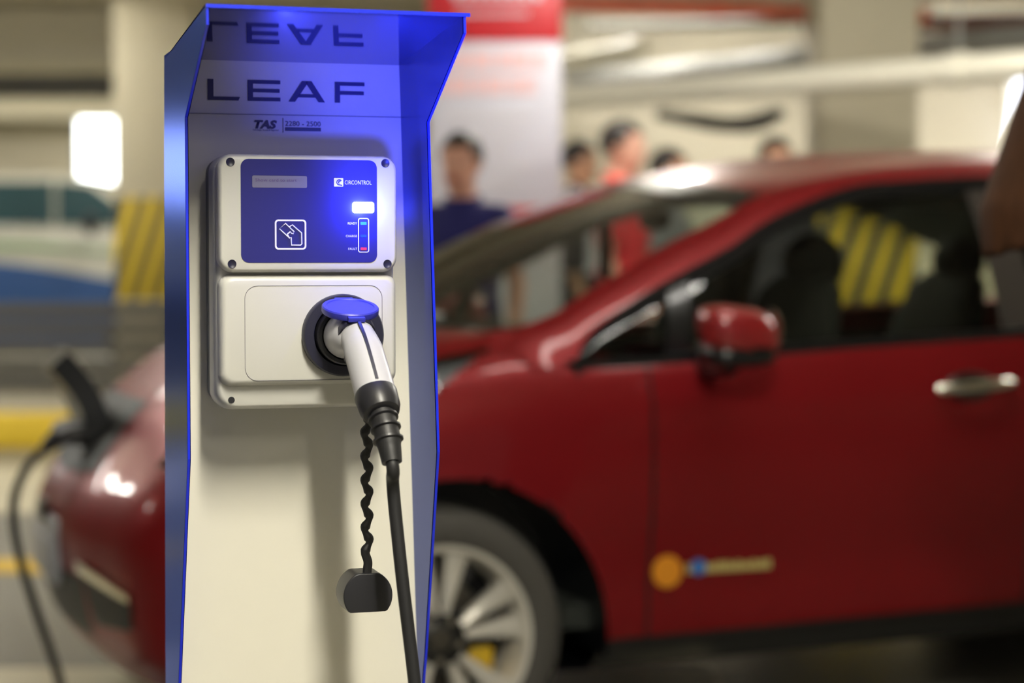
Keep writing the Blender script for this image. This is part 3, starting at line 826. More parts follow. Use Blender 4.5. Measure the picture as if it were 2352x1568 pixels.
b = BM(); grid(b, [[flip(p) for p in r] for r in rows]); obj('roof_rail', b, M['paint'], CAR, angle=60)
# windscreen
IB, IT = 8, 55                                        # span of U carrying the screen
Cb, Ct = Vector((.0, HB, 1.04)), Vector((.86, HB, 1.437))
def screen_row(i):
    t = (i-IB)/(IT-IB); u = U[i]; c = Cb.lerp(Ct, t)+Vector((-.02, 0, .035))*math.sin(PI*t)
    out = []
    for s in range(25):
        x = -1+2*s/24; f = 1-abs(x)**2.3
        out.append(Vector((lerp(u.x, c.x, f), HB+x*(HB-u.y), lerp(u.z, c.z, f))))
    return out
SR = [screen_row(i) for i in range(IB, IT+1)]
b = BM(); grid(b, SR); screen = obj('windscreen', b, M['shield'], CAR, angle=None)
b = BM()
grid(b, [[p+Vector((-.002, 0, .003)) for p in SR[-1-i]] for i in range(5)])
obj('screen_band', b, M['trim'], screen, angle=None)
b = BM(); grid(b, [[p+Vector((.004, 0, -.02)) for p in SR[0]], [p+Vector((-.10, 0, -.03)) for p in SR[0]]]); obj('cowl_panel', b, M['trim'], CAR)
for y0, y1, x0 in ((.35, .95, .06), (1.0, 1.5, .02)):
    b = BM(); r = SR[6]; s0 = int((y0-.15)/(CW-.3)*24); s1 = int((y1-.15)/(CW-.3)*24)
    tube(b, [SR[1][s0]+Vector((-.02, 0, .02)), SR[4][(s0+s1)//2]+Vector((-.012, 0, .016)), SR[7][s1]+Vector((-.012, 0, .014))], .009, 8); obj('wiper', b, M['trim'], CAR)
# roof
RCt = cr([(.86,HB,1.437),(1.0,HB,1.468),(1.15,HB,1.495),(1.35,HB,1.52),(1.6,HB,1.535),(1.9,HB,1.54),(2.25,HB,1.537),(2.7,HB,1.51),(3.15,HB,1.46)], 8)
b = BM(); rows = []
n = 48
for i in range(n+1):
    u = U[IT]; ui = IT+(len(U)-1-IT)*i/n; k = min(int(ui), len(U)-2); u = U[k].lerp(U[k+1], ui-k)
    ci = (len(RCt)-1)*i/n; k = min(int(ci), len(RCt)-2); c = RCt[k].lerp(RCt[k+1], ci-k)
    rows.append([Vector((lerp(u.x, c.x, 1-abs(-1+s/10)**2.3), HB+(-1+s/10)*(HB-u.y), lerp(u.z, c.z, 1-abs(-1+s/10)**2.6))) for s in range(21)])
grid(b, rows); roof = obj('roof', b, M['paint'], CAR, angle=None)
# rear hatch closing surface
last = rows[-1]; b = BM()
rr = [ROW[-1][k] for k in range(14*NS, 16*NS+1)]
full = rr+[flip(p) for p in rr[::-1][1:]]
G = []
for t in range(7):
    f = t/6; line = []
    for s in range(21):
        q = s/20*(len(full)-1); k = min(int(q), len(full)-2); e = full[k].lerp(full[k+1], q-k)
        line.append(last[s].lerp(e, f)+Vector((.05*math.sin(PI*f), 0, 0)))
    G.append(line)
grid(b, G); hatch = obj('rear_hatch', b, M['paint'], CAR, angle=None)
b = BM(); grid(b, [[p+Vector((.006, 0, .004)) for p in r[3:18]] for r in G[1:5]]); obj('rear_window', b, M['trim'], hatch, angle=None)
# side glass, black frames
def belt(x):
    r = ROW[6*NT]
    for k in range(8*NS-6, 15*NS):
        if r[k].x <= x <= r[k+1].x: return r[k].lerp(r[k+1], (x-r[k].x)/(r[k+1].x-r[k].x))
    return r[14*NS]
def wtop(x):
    for p, q in zip(Wn, Wn[1:]):
        if p.x <= x <= q.x: return p.lerp(q, (x-p.x)/(q.x-p.x))
    return Wn[-1]
def pane(name, x0, x1, m, off=.012, slant=0, n=14, par=None, nz=8, zoff=0):
    res = None
    for f in (False, True):
        b = BM(); rows = []
        for i in range(n+1):
            xb = lerp(x0, x1, i/n); B_ = belt(xb); T_ = wtop(xb+slant)
            r = [B_.lerp(T_, k/nz)+Vector((0, off-.018*math.sin(PI*k/nz), 0)) for k in range(nz+1)]
            rows.append([flip(p) for p in r] if f else r)
        grid(b, rows); o = obj(name, b, m, CAR, angle=None)
        res = res or o
    return res
pane('quarter_window', .36, .60, M['side_glass'])
pane('front_side_window', .655, 1.60, M['side_glass'])
pane('rear_side_window', 1.70, 2.72, M['side_glass'])
pane('window_pillar', .595, .66, M['trim'], .004, .05)
pane('window_pillar', 1.59, 1.71, M['pillar_gloss'], .004)
pane('window_pillar', 2.70, 2.95, M['trim'], .004)
for f in (False, True):
    b = BM(); rows = []
    for i in range(61):
        x = lerp(.335, 2.9, i/60); p = belt(x); r = [p+Vector((0, -.006, -.006)), p+Vector((0, -.008, .014)), p+Vector((0, .01, .018))]
        rows.append([flip(q) for q in r] if f else r)
    grid(b, rows); obj('belt_moulding', b, M['trim'], CAR)
    b = BM(); rows = []
    for p, t in zip(Wn[8:], Wn[8:]):
        up = Vector((-.3, 0, .7)) if p.x < .9 else Vector((0, 0, 1))
        r = [p+Vector((0, -.006, .002)), p+Vector((0, -.006, 0))+Vector((.35, 0, -.9))*.040+Vector((0, -.012, 0)), p+Vector((.35, .012, -.9))*.048]
        rows.append([flip(q) for q in r] if f else r)
    grid(b, rows); obj('window_frame', b, M['trim'], CAR)
# wing mirrors
for f in (False, True):
    b = BM()
    r = bmesh.ops.create_uvsphere(b, u_segments=28, v_segments=18, radius=1)
    for v in r['verts']:
        x, y, z = v.co
        s = lambda c, e: math.copysign(abs(c)**e, c)
        x, y, z = s(x, .62), s(y, .8), s(z, .72)
        v.co = Vector((.703+.098*x-.012*z, -.135+.075*y, 1.042+.066*z-.010*x))
    bmesh.ops.delete(b, geom=[fc for fc in b.faces if fc.calc_center_median().z < 1.005], context='FACES')
    if f:
        for v in b.verts: v.co = flip(v.co)
    cap_ = obj('wing_mirror', b, M['paint_gloss'], CAR, angle=None)
    b = BM(); r = bmesh.ops.create_uvsphere(b, u_segments=24, v_segments=14, radius=1)
    for v in r['verts']:
        x, y, z = v.co; v.co = Vector((.705+.092*s(x, .6), -.13+.07*s(y, .8), .99+.034*s(z, .7)))
    tube(b, [(.70, -.10, .975), (.70, .0, .955), (.70, .07, .958)], [.04, .034, .04], 12, True, .6)
    if f:
        for v in b.verts: v.co = flip(v.co)
    obj('mirror_base', b, M['trim'], cap_)
    b = BM(); lathe(b, [(0, 0), (.055, 0), (.055, .004), (0, .004)], 'x', 24, (.79, -.135, 1.045))
    if f:
        for v in b.verts: v.co = flip(v.co)
    obj('mirror_glass', b, M['chrome'], cap_)
# door handles
for x0, dz in ((1.345, 0), (2.22, .03)):
    b = BM(); tube(b, cr([(x0, -.012, .882+dz), (x0+.06, -.034, .885+dz), (x0+.12, -.038, .888+dz), (x0+.18, -.034, .891+dz), (x0+.24, -.012, .894+dz)], 4), [.010]+[.0145]*15+[.010], 12, True, .7)
    h = obj('door_handle', b, M['chrome'], CAR)
    b = BM(); ellipsoid(b, (x0+.11, .002, .885+dz), .075, .012, .038, 20, 10); obj('handle_recess', b, M['trim'], h)
    b = BM(); lathe(b, [(0, -.014), (.009, -.013), (.011, -.006), (.011, .005)], 'y', 16, (x0+.075, 0, .838+dz)); obj('key_lock', b, M['paint'], h)
# badge with a worded strip low on the front door
b = BM(); lathe(b, [(0, -.003), (.040, -.003), (.041, 0)], 'y', 32, (.594, .026, .445)); obj('badge_disc', b, M['orange'], CAR)['label'] = 'orange round badge'
b = BM(); x = .645; random.seed(3)
while x < .872:
    w = random.uniform(.008, .014); box(b, x, x+w, .0205, .0235, .4375, .4375+random.choice((.019, .022, .024))); x += w+.0035
obj('badge_lettering', b, M['pale_ink'], CAR)['label'] = 'pale yellow lettering strip'
b = BM(); lathe(b, [(0, -.004), (.020, -.004), (.020, 0)], 'y', 20, (.678, .0225, .452)); obj('badge_dot', b, M['blue_ink'], CAR)['label'] = 'blue dot in the lettering'
# headlight internals
for f in (False, True):
    par = next(o for o in CAR.children if o.name.startswith('headlight') and (sum(v.co.y for v in o.data.vertices)/len(o.data.vertices) > HB) == f)
    for c_, rx, ry, rz_ in (((-.25, .17, .845), .05, .04, .05), ((-.40, .22, .80), .05, .04, .045), ((-.015, .085, .925), .03, .02, .03)):
        b = BM(); ellipsoid(b, c_, rx, ry, rz_)
        if f:
            for v in b.verts: v.co = flip(v.co)
        obj('lamp_reflector', b, M['chrome'], par)
    b = BM(); b.from_mesh(par.data)
    for v in b.verts: v.co += Vector((.02, -.06 if f else .06, -.02))
    obj('lamp_housing', b, M['plate'], par, recalc=False)
# fog lamps, grille, plate
def bp(k, j):     # a point on the body skin
    kk = k*NS; jj = j*NT; a, c = int(kk), int(jj); u, v = kk-a, jj-c
    return ROW[c][a].lerp(ROW[c][a+1], u).lerp(ROW[c+1][a].lerp(ROW[c+1][a+1], u), v)
def skin_patch(name, pts, m, out=.004, parent=None, n=8, both=True):
    """quad patch in body coordinates: 4 corner (k, j) pairs"""
    parent = parent or CAR; res = None
    for f in ((False, True) if both else (False,)):
        b = BM(); rows = []
        for i in range(n+1):
            r = []
            for q in range(n+1):
                u, v = i/n, q/n
                k = (pts[0][0]*(1-u)+pts[1][0]*u)*(1-v)+(pts[3][0]*(1-u)+pts[2][0]*u)*v
                j = (pts[0][1]*(1-u)+pts[1][1]*u)*(1-v)+(pts[3][1]*(1-u)+pts[2][1]*u)*v
                p = bp(k, j); nrm_ = (p-Vector((.4, HB, p.z))); nrm_.z = 0; nrm_.normalize(); p = p+nrm_*out
                r.append(flip(p) if f else p)
            rows.append(r)
        grid(b, rows); o = obj(name, b, m, parent, angle=None); res = res or o
    return res
fb = FL['front_bumper']
skin_patch('fog_lamp_recess', [(1.6, 1.35), (2.7, 1.5), (2.75, 1.98), (1.45, 2.3)], M['black_rub'], .004, fb)
skin_patch('fog_lamp_trim', [(1.40, 2.32), (2.75, 2.0), (2.75, 2.15), (1.40, 2.56)], M['chrome'], .010, fb)
skin_patch('lower_grille', [(0, 1.0), (1.4, 1.0), (1.4, 2.2), (0, 2.2)], M['black_rub'], .003, fb)
skin_patch('headlight_lens', [(3.0, 5.12), (4.3, 5.3), (4.3, 5.75), (3.0, 5.5)], M['ind_g'] if False else M['lamp_glass'], .004, FL['headlight'])
b = BM(); box(b, -.818, -.810, HB-.19, HB+.15, .40, .50, .004); pl = obj('licence_plate', b, M['plate'], CAR)
b = BM(); box(b, -.811, -.79, HB-.2, HB+.16, .39, .56, .01); obj('plate_holder', b, M['plate'], CAR)
b = BM(); ellipsoid(b, (-.815, HB-.04, .57), .012, .06, .035); obj('nose_emblem', b, M['trim'], CAR)
# charge port in the nose with its lid up
b = BM(); pts = [(HB-.15, -.0), (HB+.15, 0), (HB+.12, .24), (HB-.12, .24)]
A0, A1 = Vector((-.635, 0, .775)), Vector((-.745, 0, .985))
d = A1-A0; nn = Vector((d.z, 0, -d.x)).normalized()
rows = []
for i in range(9):
    t = i/8; hw = .135-.035*t**2; c = A0+d*t+nn*(.02*math.sin(PI*t))
    rows.append([c+Vector((0, HB+hw*(-1+q/5), 0))-nn*(.012*abs(-1+q/5)**2) for q in range(11)])
grid(b, rows); solid(b, .065); lidp = obj('charge_port_lid', b, M['trim'], CAR, angle=50)
for y in (-.08, .08):
    b = BM(); tube(b, [(-.60, HB+y, .80), (-.655, HB+y, .78)], .012, 8); obj('lid_hinge', b, M['grey_metal'], lidp)
b = BM(); ax_ = Vector((-.7, 0, .55)).normalized(); c = Vector((-.665, HB, .735))
for y, r in ((-.065, .055), (.065, .045)):
    tube(b, [c+Vector((0, y, 0))-ax_*.03, c+Vector((0, y, 0))+ax_*.035], r, 20)
obj('charge_port', b, M['black_pl'], CAR)
skin_patch('charge_port_surround', [(0, 4.55), (1.1, 4.75), (1.0, 6.25), (0, 6.25)], M['black_rub'], .006, hood)
# wheels
def wheel(x, y, s):
    R_ = .316
    b = BM()
    prof = [(.222, -.020), (.235, -.026), (.262, -.030), (.290, -.024), (.305, -.010), (.312, .01), (.316, .04), (.316, .16), (.311, .19), (.295, .21), (.262, .22), (.225, .205)]
    lathe(b, [(r, h*s) for r, h in prof], 'y', 56, (x, y, R_), close=True); t_ = obj('wheel', b, M['tire'], CAR)
    b = BM(); lathe(b, [(r, h*s) for r, h in [(.205, .0), (.214, -.024), (.226, -.026), (.229, -.018), (.222, .0), (.212, .03), (.208, .19), (.198, .19), (.196, .03)]], 'y', 56, (x, y, R_), close=True); obj('rim', b, M['silver'], t_)
    b = BM(); lathe(b, [(0, .075*s), (.14, .075*s), (.145, .085*s), (.0, .09*s)], 'y', 40, (x, y, R_)); obj('brake_disc', b, M['disc'], t_)
    b = BM(); lathe(b, [(0, .105*s), (.205, .105*s), (.205, .112*s), (0, .112*s)], 'y', 40, (x, y, R_)); obj('wheel_back', b, M['trim'], t_)
    b = BM(); box(b, x+.085, x+.155, min(y+.045*s, y+.075*s), max(y+.045*s, y+.075*s), R_-.10, R_-.035, .01); obj('brake_caliper', b, M['yellow_paint'], t_)
    b = BM(); lathe(b, [(r, h*s) for r, h in [(0, -.004), (.030, -.004), (.034, .0), (.055, .004), (.085, .010), (.088, .03), (0, .035)]], 'y', 40, (x, y, R_)); obj('hub', b, M['alloy_dark'], t_)
    b = BM(); lathe(b, [(r, h*s) for r, h in [(0, -.010), (.026, -.009), (.030, -.003)]], 'y', 28, (x, y, R_)); obj('centre_cap', b, M['disc'], t_)
    for i in range(5):
        for dd in (-13.5, 13.5):
            a = math.radians(91+i*72+dd); a2 = math.radians(91+i*72+dd*.9)
            b = BM(); rows = []
            for q in range(7):
                t = q/6; r = .062+(.214-.062)*t; aa = a2+(a-a2)*t; w = .008+.020*t
                dr = Vector((math.cos(aa), 0, math.sin(aa))); tg = Vector((-dr.z, 0, dr.x)); c = Vector((x, y, R_))+dr*r; yy = -.012+.004*t
                rows.append([c-tg*w+Vector((0, .03*s, 0)), c-tg*w+Vector((0, (yy+.006)*s, 0)), c+Vector((0, yy*s, 0)), c+tg*w+Vector((0, (yy+.006)*s, 0)), c+tg*w+Vector((0, .03*s, 0))])
            grid(b, rows); obj('spoke', b, M['silver'], t_)
        a = math.radians(91+36+i*72); b = BM(); lathe(b, [(0, -.004*s), (.009, -.003*s), (.010, .01*s)], 'y', 12, (x+.052*math.cos(a), y, R_+.052*math.sin(a))); obj('wheel_nut', b, M['chrome'], t_)
wheel(0, .03, 1); wheel(0, CW-.03, -1); wheel(2.70, .03, 1); wheel(2.70, CW-.03, -1)
# interior ---------------------------------------------------------------
b = BM(); box(b, .35, 3.1, .12, CW-.12, .30, .36); box(b, 2.35, 3.25, .14, CW-.14, .36, .90, .02); obj('cabin_floor', b, M['interior'], CAR)
b = BM()
for y in (.115, CW-.115): box(b, .42, 3.0, y-.02, y+.02, .32, .955, .005)
obj('door_lining', b, M['interior'], CAR)
b = BM(); rows = []
for i in range(13):
    y = .18+(CW-.36)*i/12; f = 1-abs(-1+i/6)**2.2
    rows.append([Vector((x-.16*f, y, z)) for x, z in ((.30, 1.0), (.42, 1.01), (.60, 1.0), (.78, .965), (.84, .90), (.80, .6), (.6, .4))])
grid(b, rows); obj('dashboard', b, M['dash'], CAR)
b = BM(); n = 28
tube(b, [(.93+.02*math.cos(2*PI*i/n)*0+.075*math.sin(2*PI*i/n), .48+.185*math.cos(2*PI*i/n), .90+.165*math.sin(2*PI*i/n)) for i in range(n+1)], .014, 10); box(b, .90, .94, .44, .52, .86, .93, .01); tube(b, [(.93, .30, .90), (.93, .66, .90)], .012, 8); tube(b, [(.92, .48, .9), (.70, .48, .84)], .03, 10); obj('steering_wheel', b, M['interior'], CAR)
def seat(x, y):
    b = BM(); w = .25
    prof = [(0, -w*.86), (.03, -w), (.10, -w*1.02), (.14, -w*.8)]
    rows = []
    for z, xc, ww, dp in ((.50, -.03, .24, .10), (.62, -.01, .26, .12), (.85, .04, .26, .12), (1.02, .09, .24, .11), (1.13, .13, .19, .09), (1.17, .145, .13, .06)):
        ring = [Vector((x+xc+dp*.5*math.copysign(abs(math.cos(a))**.6, math.cos(a)), y+ww*math.copysign(abs(math.sin(a))**.6, math.sin(a)), z)) for a in [2*PI*i/24 for i in range(25)]]
        rows.append(ring)
    grid(b, rows); b.faces.new([b.verts.new(p) for p in rows[-1][:-1]])
    bk = obj('seat_back', b, M['seat'], CAR)
    b = BM(); ellipsoid(b, (x+.165, y, 1.205), .065, .13, .085, 18, 12); tube(b, [(x+.15, y-.06, 1.14), (x+.17, y-.06, 1.22)], .008, 8); tube(b, [(x+.15, y+.06, 1.14), (x+.17, y+.06, 1.22)], .008, 8); obj('headrest', b, M['seat'], bk)
    b = BM(); box(b, x-.50, x+.02, y-.25, y+.25, .36, .55, .05, 3); obj('seat_cushion', b, M['seat'], CAR)
seat(1.09, .48); seat(1.20, CW-.48); seat(2.12, .46); seat(2.12, CW-.46)
b = BM(); ellipsoid(b, (.96, HB, 1.33), .02, .11, .035); tube(b, [(.96, HB, 1.33), (.93, HB, 1.41)], .008, 8); mir = obj('rear_view_mirror', b, M['trim'], CAR)
b = BM(); box(b, .80, .803, HB-.045, HB+.045, 1.16, 1.32); wcard = obj('striped_card', b, M['sign_white'], mir)  # white card, with its red strip, behind the windscreen
b = BM(); box(b, .797, .806, HB-.022, HB+.022, 1.161, 1.319); obj('card_stripe', b, M['sign_red'], mir)

# ================================================================== CABLE charging the red car
C2 = thing('charging_cable', 'dark charging cable drooping from the open port in the red car nose to the floor', 'cable', (-.16059, 4.67, 0), TH)
b = BM(); yb = HB-.065
g = cr([(-.66, yb, .735), (-.72, yb, .765), (-.775, yb, .755), (-.81, yb, .728)], 4)
tube(b, g, [.036, .036, .034, .032, .030, .029, .028, .027, .026, .024, .022, .020, .018], 16); obj('connector', b, M['black_pl'], C2)
b = BM(); tube(b, [p+Vector((-.004, 0, .018)) for p in g[2:10]], [.012]+[.022]*6+[.010], 12); obj('connector_grip', b, M['plate'], C2)
b = BM(); tube(b, cr([g[-1], (-.850, yb, .690), (-.885, yb, .62), (-.892, yb, .54), (-.874, yb, .435), (-.835, yb, .296), (-.80, yb, .19), (-.775, yb-.01, .09), (-.78, yb-.04, .02), (-.85, yb-.15, .012), (-1.05, yb-.35, .012), (-1.3, yb-.3, .012)], 7), .012, 12); obj('cable_run', b, M['black_rub'], C2)

# ================================================================== PEOPLE
def remeshed(bm, vox, smooth=4):
    me = bpy.data.meshes.new('tmp'); bmesh.ops.recalc_face_normals(bm, faces=bm.faces[:]); bm.to_mesh(me); bm.free()
    o = bpy.data.objects.new('tmp', me); COL.objects.link(o)
    r = o.modifiers.new('r', 'REMESH'); r.mode = 'VOXEL'; r.voxel_size = vox
    s = o.modifiers.new('s', 'SMOOTH'); s.iterations = smooth; s.factor = .5
    dg = bpy.context.evaluated_depsgraph_get(); dg.update()
    out = bpy.data.meshes.new_from_object(o.evaluated_get(dg))
    bpy.data.objects.remove(o); bpy.data.meshes.remove(me)
    return out

def rings(bm, secs, seg=24):
    """closed body from (cx, cy, z, rx, ry) sections"""
    R = [[bm.verts.new((cx+rx*math.cos(2*PI*i/seg), cy+ry*math.sin(2*PI*i/seg), z)) for i in range(seg)] for cx, cy, z, rx, ry in secs]
    for a, b in zip(R, R[1:]):
        for i in range(seg): bm.faces.new((a[i], a[(i+1) % seg], b[(i+1) % seg], b[i]))
    bm.faces.new(R[0]); bm.faces.new(R[-1])

TORSO = [(0, .01, .84, .135, .10), (0, .01, .93, .165, .115), (0, .005, 1.02, .155, .11), (0, 0, 1.10, .145, .10), (0, 0, 1.20, .162, .112), (0, .0, 1.32, .178, .115), (0, .012, 1.40, .160, .095), (0, .022, 1.45, .105, .075), (0, .025, 1.49, .062, .060)]

def hand(bm, w, d, side, sc_=1):
    """relaxed hand: palm, four unequal bent fingers, a thumb from the side of the palm. w wrist, d unit direction"""
    d = d.normalized(); f = Vector((0, -1, 0)); f = (f-d*f.dot(d)).normalized(); n = Vector((side, 0, 0)); n = (n-d*n.dot(d)-f*n.dot(f)).normalized()
    capsule(bm, [w-d*.02, w+d*.03, w+d*.075], [.022, .026, .027], 12, .6) if False else None
    for q in (-.030, -.010, .010, .030):
        capsule(bm, [w-d*.01+f*q*.55, w+d*.085+f*q], [.015, .0125], 8)
    for q, l in ((-.033, .062), (-.011, .076), (.011, .082), (.033, .072)):
        b0 = w+d*.088+f*q; b1 = b0+d*l*.45-n*.006; b2 = b1+d*l*.32-n*.014; b3 = b2+d*l*.22-n*.015
        capsule(bm, [b0, b1, b2, b3], [.0098, .0090, .0082, .0072], 8)
    t0 = w+d*.025+f*.028; capsule(bm, [t0, t0+d*.03+f*.022-n*.008, t0+d*.058+f*.028-n*.016], [.0125, .011, .009], 8)

def person(label, loc, rz, H, top, bottom, hair='short', skin='skin', lean=0, head_turn=0, sleeve='short', hair_m='hair', vox=.011, extra=None, stubble=False):
    t = thing('person', label, 'person', loc, rz)
    S = H/1.76
    hz = 1.635                                       # head centre
    b = BM(); rings(b, TORSO)
    capsule(b, [(0, .024, 1.44), (0, .012, 1.56)], [.060, .054])
    joints = {}
    for s in (-1, 1):
        sh = Vector((s*.165, .012, 1.40)); el = Vector((s*.232, .030, 1.13)); wr = Vector((s*.235, -.055, .895))
        capsule(b, [sh, sh.lerp(el, .5), el], [.052, .046, .038]); capsule(b, [el, el.lerp(wr, .3), wr], [.039, .038, .026])
        hand(b, wr, (wr-el), s)
        hp = Vector((s*.088, .01, .90)); kn = Vector((s*.100, -.012, .50)); an = Vector((s*.105, .022, .09))
        capsule(b, [hp, hp.lerp(kn, .4), kn], [.090, .080, .056]); capsule(b, [kn, kn.lerp(an, .3)+Vector((0, .012, 0)), an], [.056, .056, .036])
        capsule(b, [an+Vector((0, .02, -.045)), an+Vector((s*.012, -.10, -.055)), an+Vector((s*.018, -.165, -.062))], [.040, .038, .028], 12)
        joints[s] = (sh, el, wr, hp, kn, an)
    # head
    hb = BM()
    rings(hb, [(0, -.052, 1.515, .026, .022), (0, -.040, 1.530, .044, .046), (0, -.022, 1.560, .060, .072), (0, -.010, 1.60, .069, .088), (0, -.004, 1.64, .074, .094), (0, .002, 1.68, .076, .096), (0, .006, 1.715, .069, .086), (0, .010, 1.74, .050, .062), (0, .012, 1.755, .024, .030)])
    capsule(hb, [(0, -.094, 1.645), (0, -.108, 1.607)], [.009, .0135], 10)           # nose
    ellipsoid(hb, (0, -.088, 1.663), .05, .016, .010)                                 # brow
    ellipsoid(hb, (0, -.084, 1.568), .026, .014, .007); ellipsoid(hb, (0, -.082, 1.557), .022, .014, .007)   # lips
    ellipsoid(hb, (0, -.072, 1.528), .022, .018, .014)                                # chin
    for s in (-1, 1): ellipsoid(hb, (s*.077, .012, 1.632), .010, .022, .032)
    rot = Matrix.Rotation(head_turn, 4, 'Z')
    for v in hb.verts: v.co = rot @ v.co
    tmp = bpy.data.meshes.new('h'); hb.to_mesh(tmp); hb.free(); b.from_mesh(tmp); bpy.data.meshes.remove(tmp)
    def place(me):
        for v in me.vertices:
            p = v.co
            if lean:
                f = max(0, (p.z-.95)); p.y -= f*math.tan(lean) if lean else 0
            v.co = p*S
        return me
    me = place(remeshed(b, vox, 3)); fin(me, M[skin], True, None)
    me.materials.append(M['lips'])
    for p in me.polygons:
        c = p.center/S; q = rot.inverted() @ Vector(c)
        if abs(q.x) < .026 and q.y < -.080 and abs(q.z-1.563) < .011: p.material_index = 1
    body = bpy.data.objects.new('body', me); link(body, t)
    # eyes
    for s in (-1, 1):
        e = BM(); c = rot @ Vector((s*.031, -.082, 1.640)); ellipsoid(e, c, .0125, .0105, .0075, 12, 8); me = bpy.data.meshes.new('eye'); e.to_mesh(me); e.free(); place(me); fin(me, M['eye'], True, None)
        eo = link(bpy.data.objects.new('eye', me), body)
        e = BM(); c = rot @ Vector((s*.031, -.0905, 1.640)); ellipsoid(e, c, .0055, .0035, .0055, 10, 8); me = bpy.data.meshes.new('iris'); e.to_mesh(me); e.free(); place(me); fin(me, M['iris'], True, None)
        link(bpy.data.objects.new('iris', me), body)
    # hair
    hb = BM()
    if hair in ('short', 'long'):
        g = .010 if hair == 'short' else .018
        r = bmesh.ops.create_uvsphere(hb, u_segments=28, v_segments=18, radius=1)
        for v in r['verts']: v.co = Vector((v.co.x*(.078+g), .006+v.co.y*(.098+g), 1.668+v.co.z*(.092+g)))
        # cut away the face
        kill = [f for f in hb.faces if (lambda c: (c.y < -.045 and c.z < 1.705) or (c.y < -.005 and c.z < 1.655) or c.z < 1.60)(f.calc_center_median())]
        bmesh.ops.delete(hb, geom=kill, context='FACES'); solid(hb, .012)
    if hair == 'long':
        for i in range(15):
            a = math.radians(20+140*i/14); x, y = math.cos(a), math.sin(a); j = random.uniform(-.006, .006)
            capsule(hb, [(x*.080, .01+y*.092, 1.70), (x*.098, .015+y*.112, 1.60), (x*.112, .022+y*.142, 1.48), (x*.118+j, .035+y*.170, 1.37), (x*.108+j*2, .045+y*.172, 1.30+abs(x)*.02+j)], [.030, .034, .036, .032, .016], 10)
    for v in hb.verts: v.co = rot @ v.co
    if hair == 'long':
        me = place(remeshed(hb, .010, 2))
    else:
        me = bpy.data.meshes.new('hair'); hb.to_mesh(me); hb.free(); place(me)
    fin(me, M[hair_m], True, 60); link(bpy.data.objects.new('hair', me), body)
    # shirt
    g = .014; hb = BM(); rings(hb, [(cx, cy, z, rx+g, ry+g) for cx, cy, z, rx, ry in TORSO[:-1]]+[(0, .024, 1.475, .078, .070)])
    for s in (-1, 1):
        sh, el, wr = joints[s][:3]
        capsule(hb, [Vector((s*.08, .015, 1.41)), sh], [.062, .066])
        if sleeve == 'short': capsule(hb, [sh, sh.lerp(el, .62)], [.064, .060])
        else: capsule(hb, [sh, sh.lerp(el, .5), el], [.064, .058, .052]); capsule(hb, [el, wr.lerp(el, .08)], [.052, .038])
    me = place(remeshed(hb, .012, 4)); fin(me, M[top], True, None); so = link(bpy.data.objects.new('shirt', me), body)
    hb = BM()
    n = 26                                             # collar
    tube(hb, [(.070*math.cos(2*PI*i/n), .022+.064*math.sin(2*PI*i/n), 1.487+.012*math.sin(2*PI*i/n)) for i in range(n+1)], .013, 8)
    me = bpy.data.meshes.new('collar'); hb.to_mesh(me); hb.free(); place(me); fin(me, M[top], True, None); link(bpy.data.objects.new('collar', me), so)
    # trousers
    hb = BM(); rings(hb, [(0, .01, .82, .150, .115), (0, .01, .93, .180, .130), (0, .006, 1.0, .172, .126), (0, .004, 1.03, .166, .122)])
    for s in (-1, 1):
        hp, kn, an = joints[s][3:]
        capsule(hb, [hp, hp.lerp(kn, .4), kn], [.104, .094, .074]); capsule(hb, [kn, kn.lerp(an, .4)+Vector((0, .008, 0)), an+Vector((0, 0, .02))], [.074, .072, .060])
    me = place(remeshed(hb, .013, 4)); fin(me, M[bottom], True, None); link(bpy.data.objects.new('trousers', me), body)
    for s in (-1, 1):
        an = joints[s][5]; hb = BM()
        capsule(hb, [an+Vector((0, .025, -.046)), an+Vector((s*.012, -.10, -.050)), an+Vector((s*.020, -.180, -.056))], [.046, .046, .034], 14)
        box(hb, an.x-.045+s*.008, an.x+.045+s*.008, -.18, .09, 0, .022, .01)
        me = bpy.data.meshes.new('shoe'); hb.to_mesh(me); hb.free(); place(me); fin(me, M['black_pl'], True, 50); link(bpy.data.objects.new('shoe', me), body)
    return t, body

R_ = math.radians
person('man in a navy polo shirt standing in front of the white banner, facing the camera', (-.205, 8.1, 0), R_(-14), 1.715, 'navy', 'dark_cloth', head_turn=R_(-12), skin='skin')
tw, bw = person('man in a white shirt with a dark shoulder bag beside the white banner', (.418, 12.4, 0), R_(78), 1.92, 'white_cloth', 'dark_cloth', skin='skin2')
person('man in a bright red shirt seen in profile beyond the car windscreen', (.565, 10.2, 0), R_(74), 1.90, 'red_cloth', 'dark_cloth', skin='skin')
person('dark haired person in grey behind the front edge of the car roof', (.865, 11.0, 0), R_(72), 1.80, 'grey_cloth', 'dark_cloth', skin='skin2')
person('dark haired person almost hidden behind the middle of the car roof', (1.45, 11.0, 0), R_(20), 1.86, 'dark_cloth', 'dark_cloth', skin='skin2')
person('person with long brown hair partly cut off by the right edge of the photo', (1.060, 3.55, 0), R_(84), 1.68, 'dark_cloth', 'dark_cloth', hair='long', hair_m='hair_b', sleeve='long')
SB = 1.09
t = thing('shoulder_bag', 'dark bag on the shoulder of the man in the white shirt', 'bag', (.418, 12.4, 0), R_(78))
b = BM(); box(b, -.335, -.262, -.10, .16, 1.02, 1.36, .035, 3); [setattr(v, 'co', v.co*SB) for v in b.verts]; obj('bag_body', b, M['dark_cloth'], t)
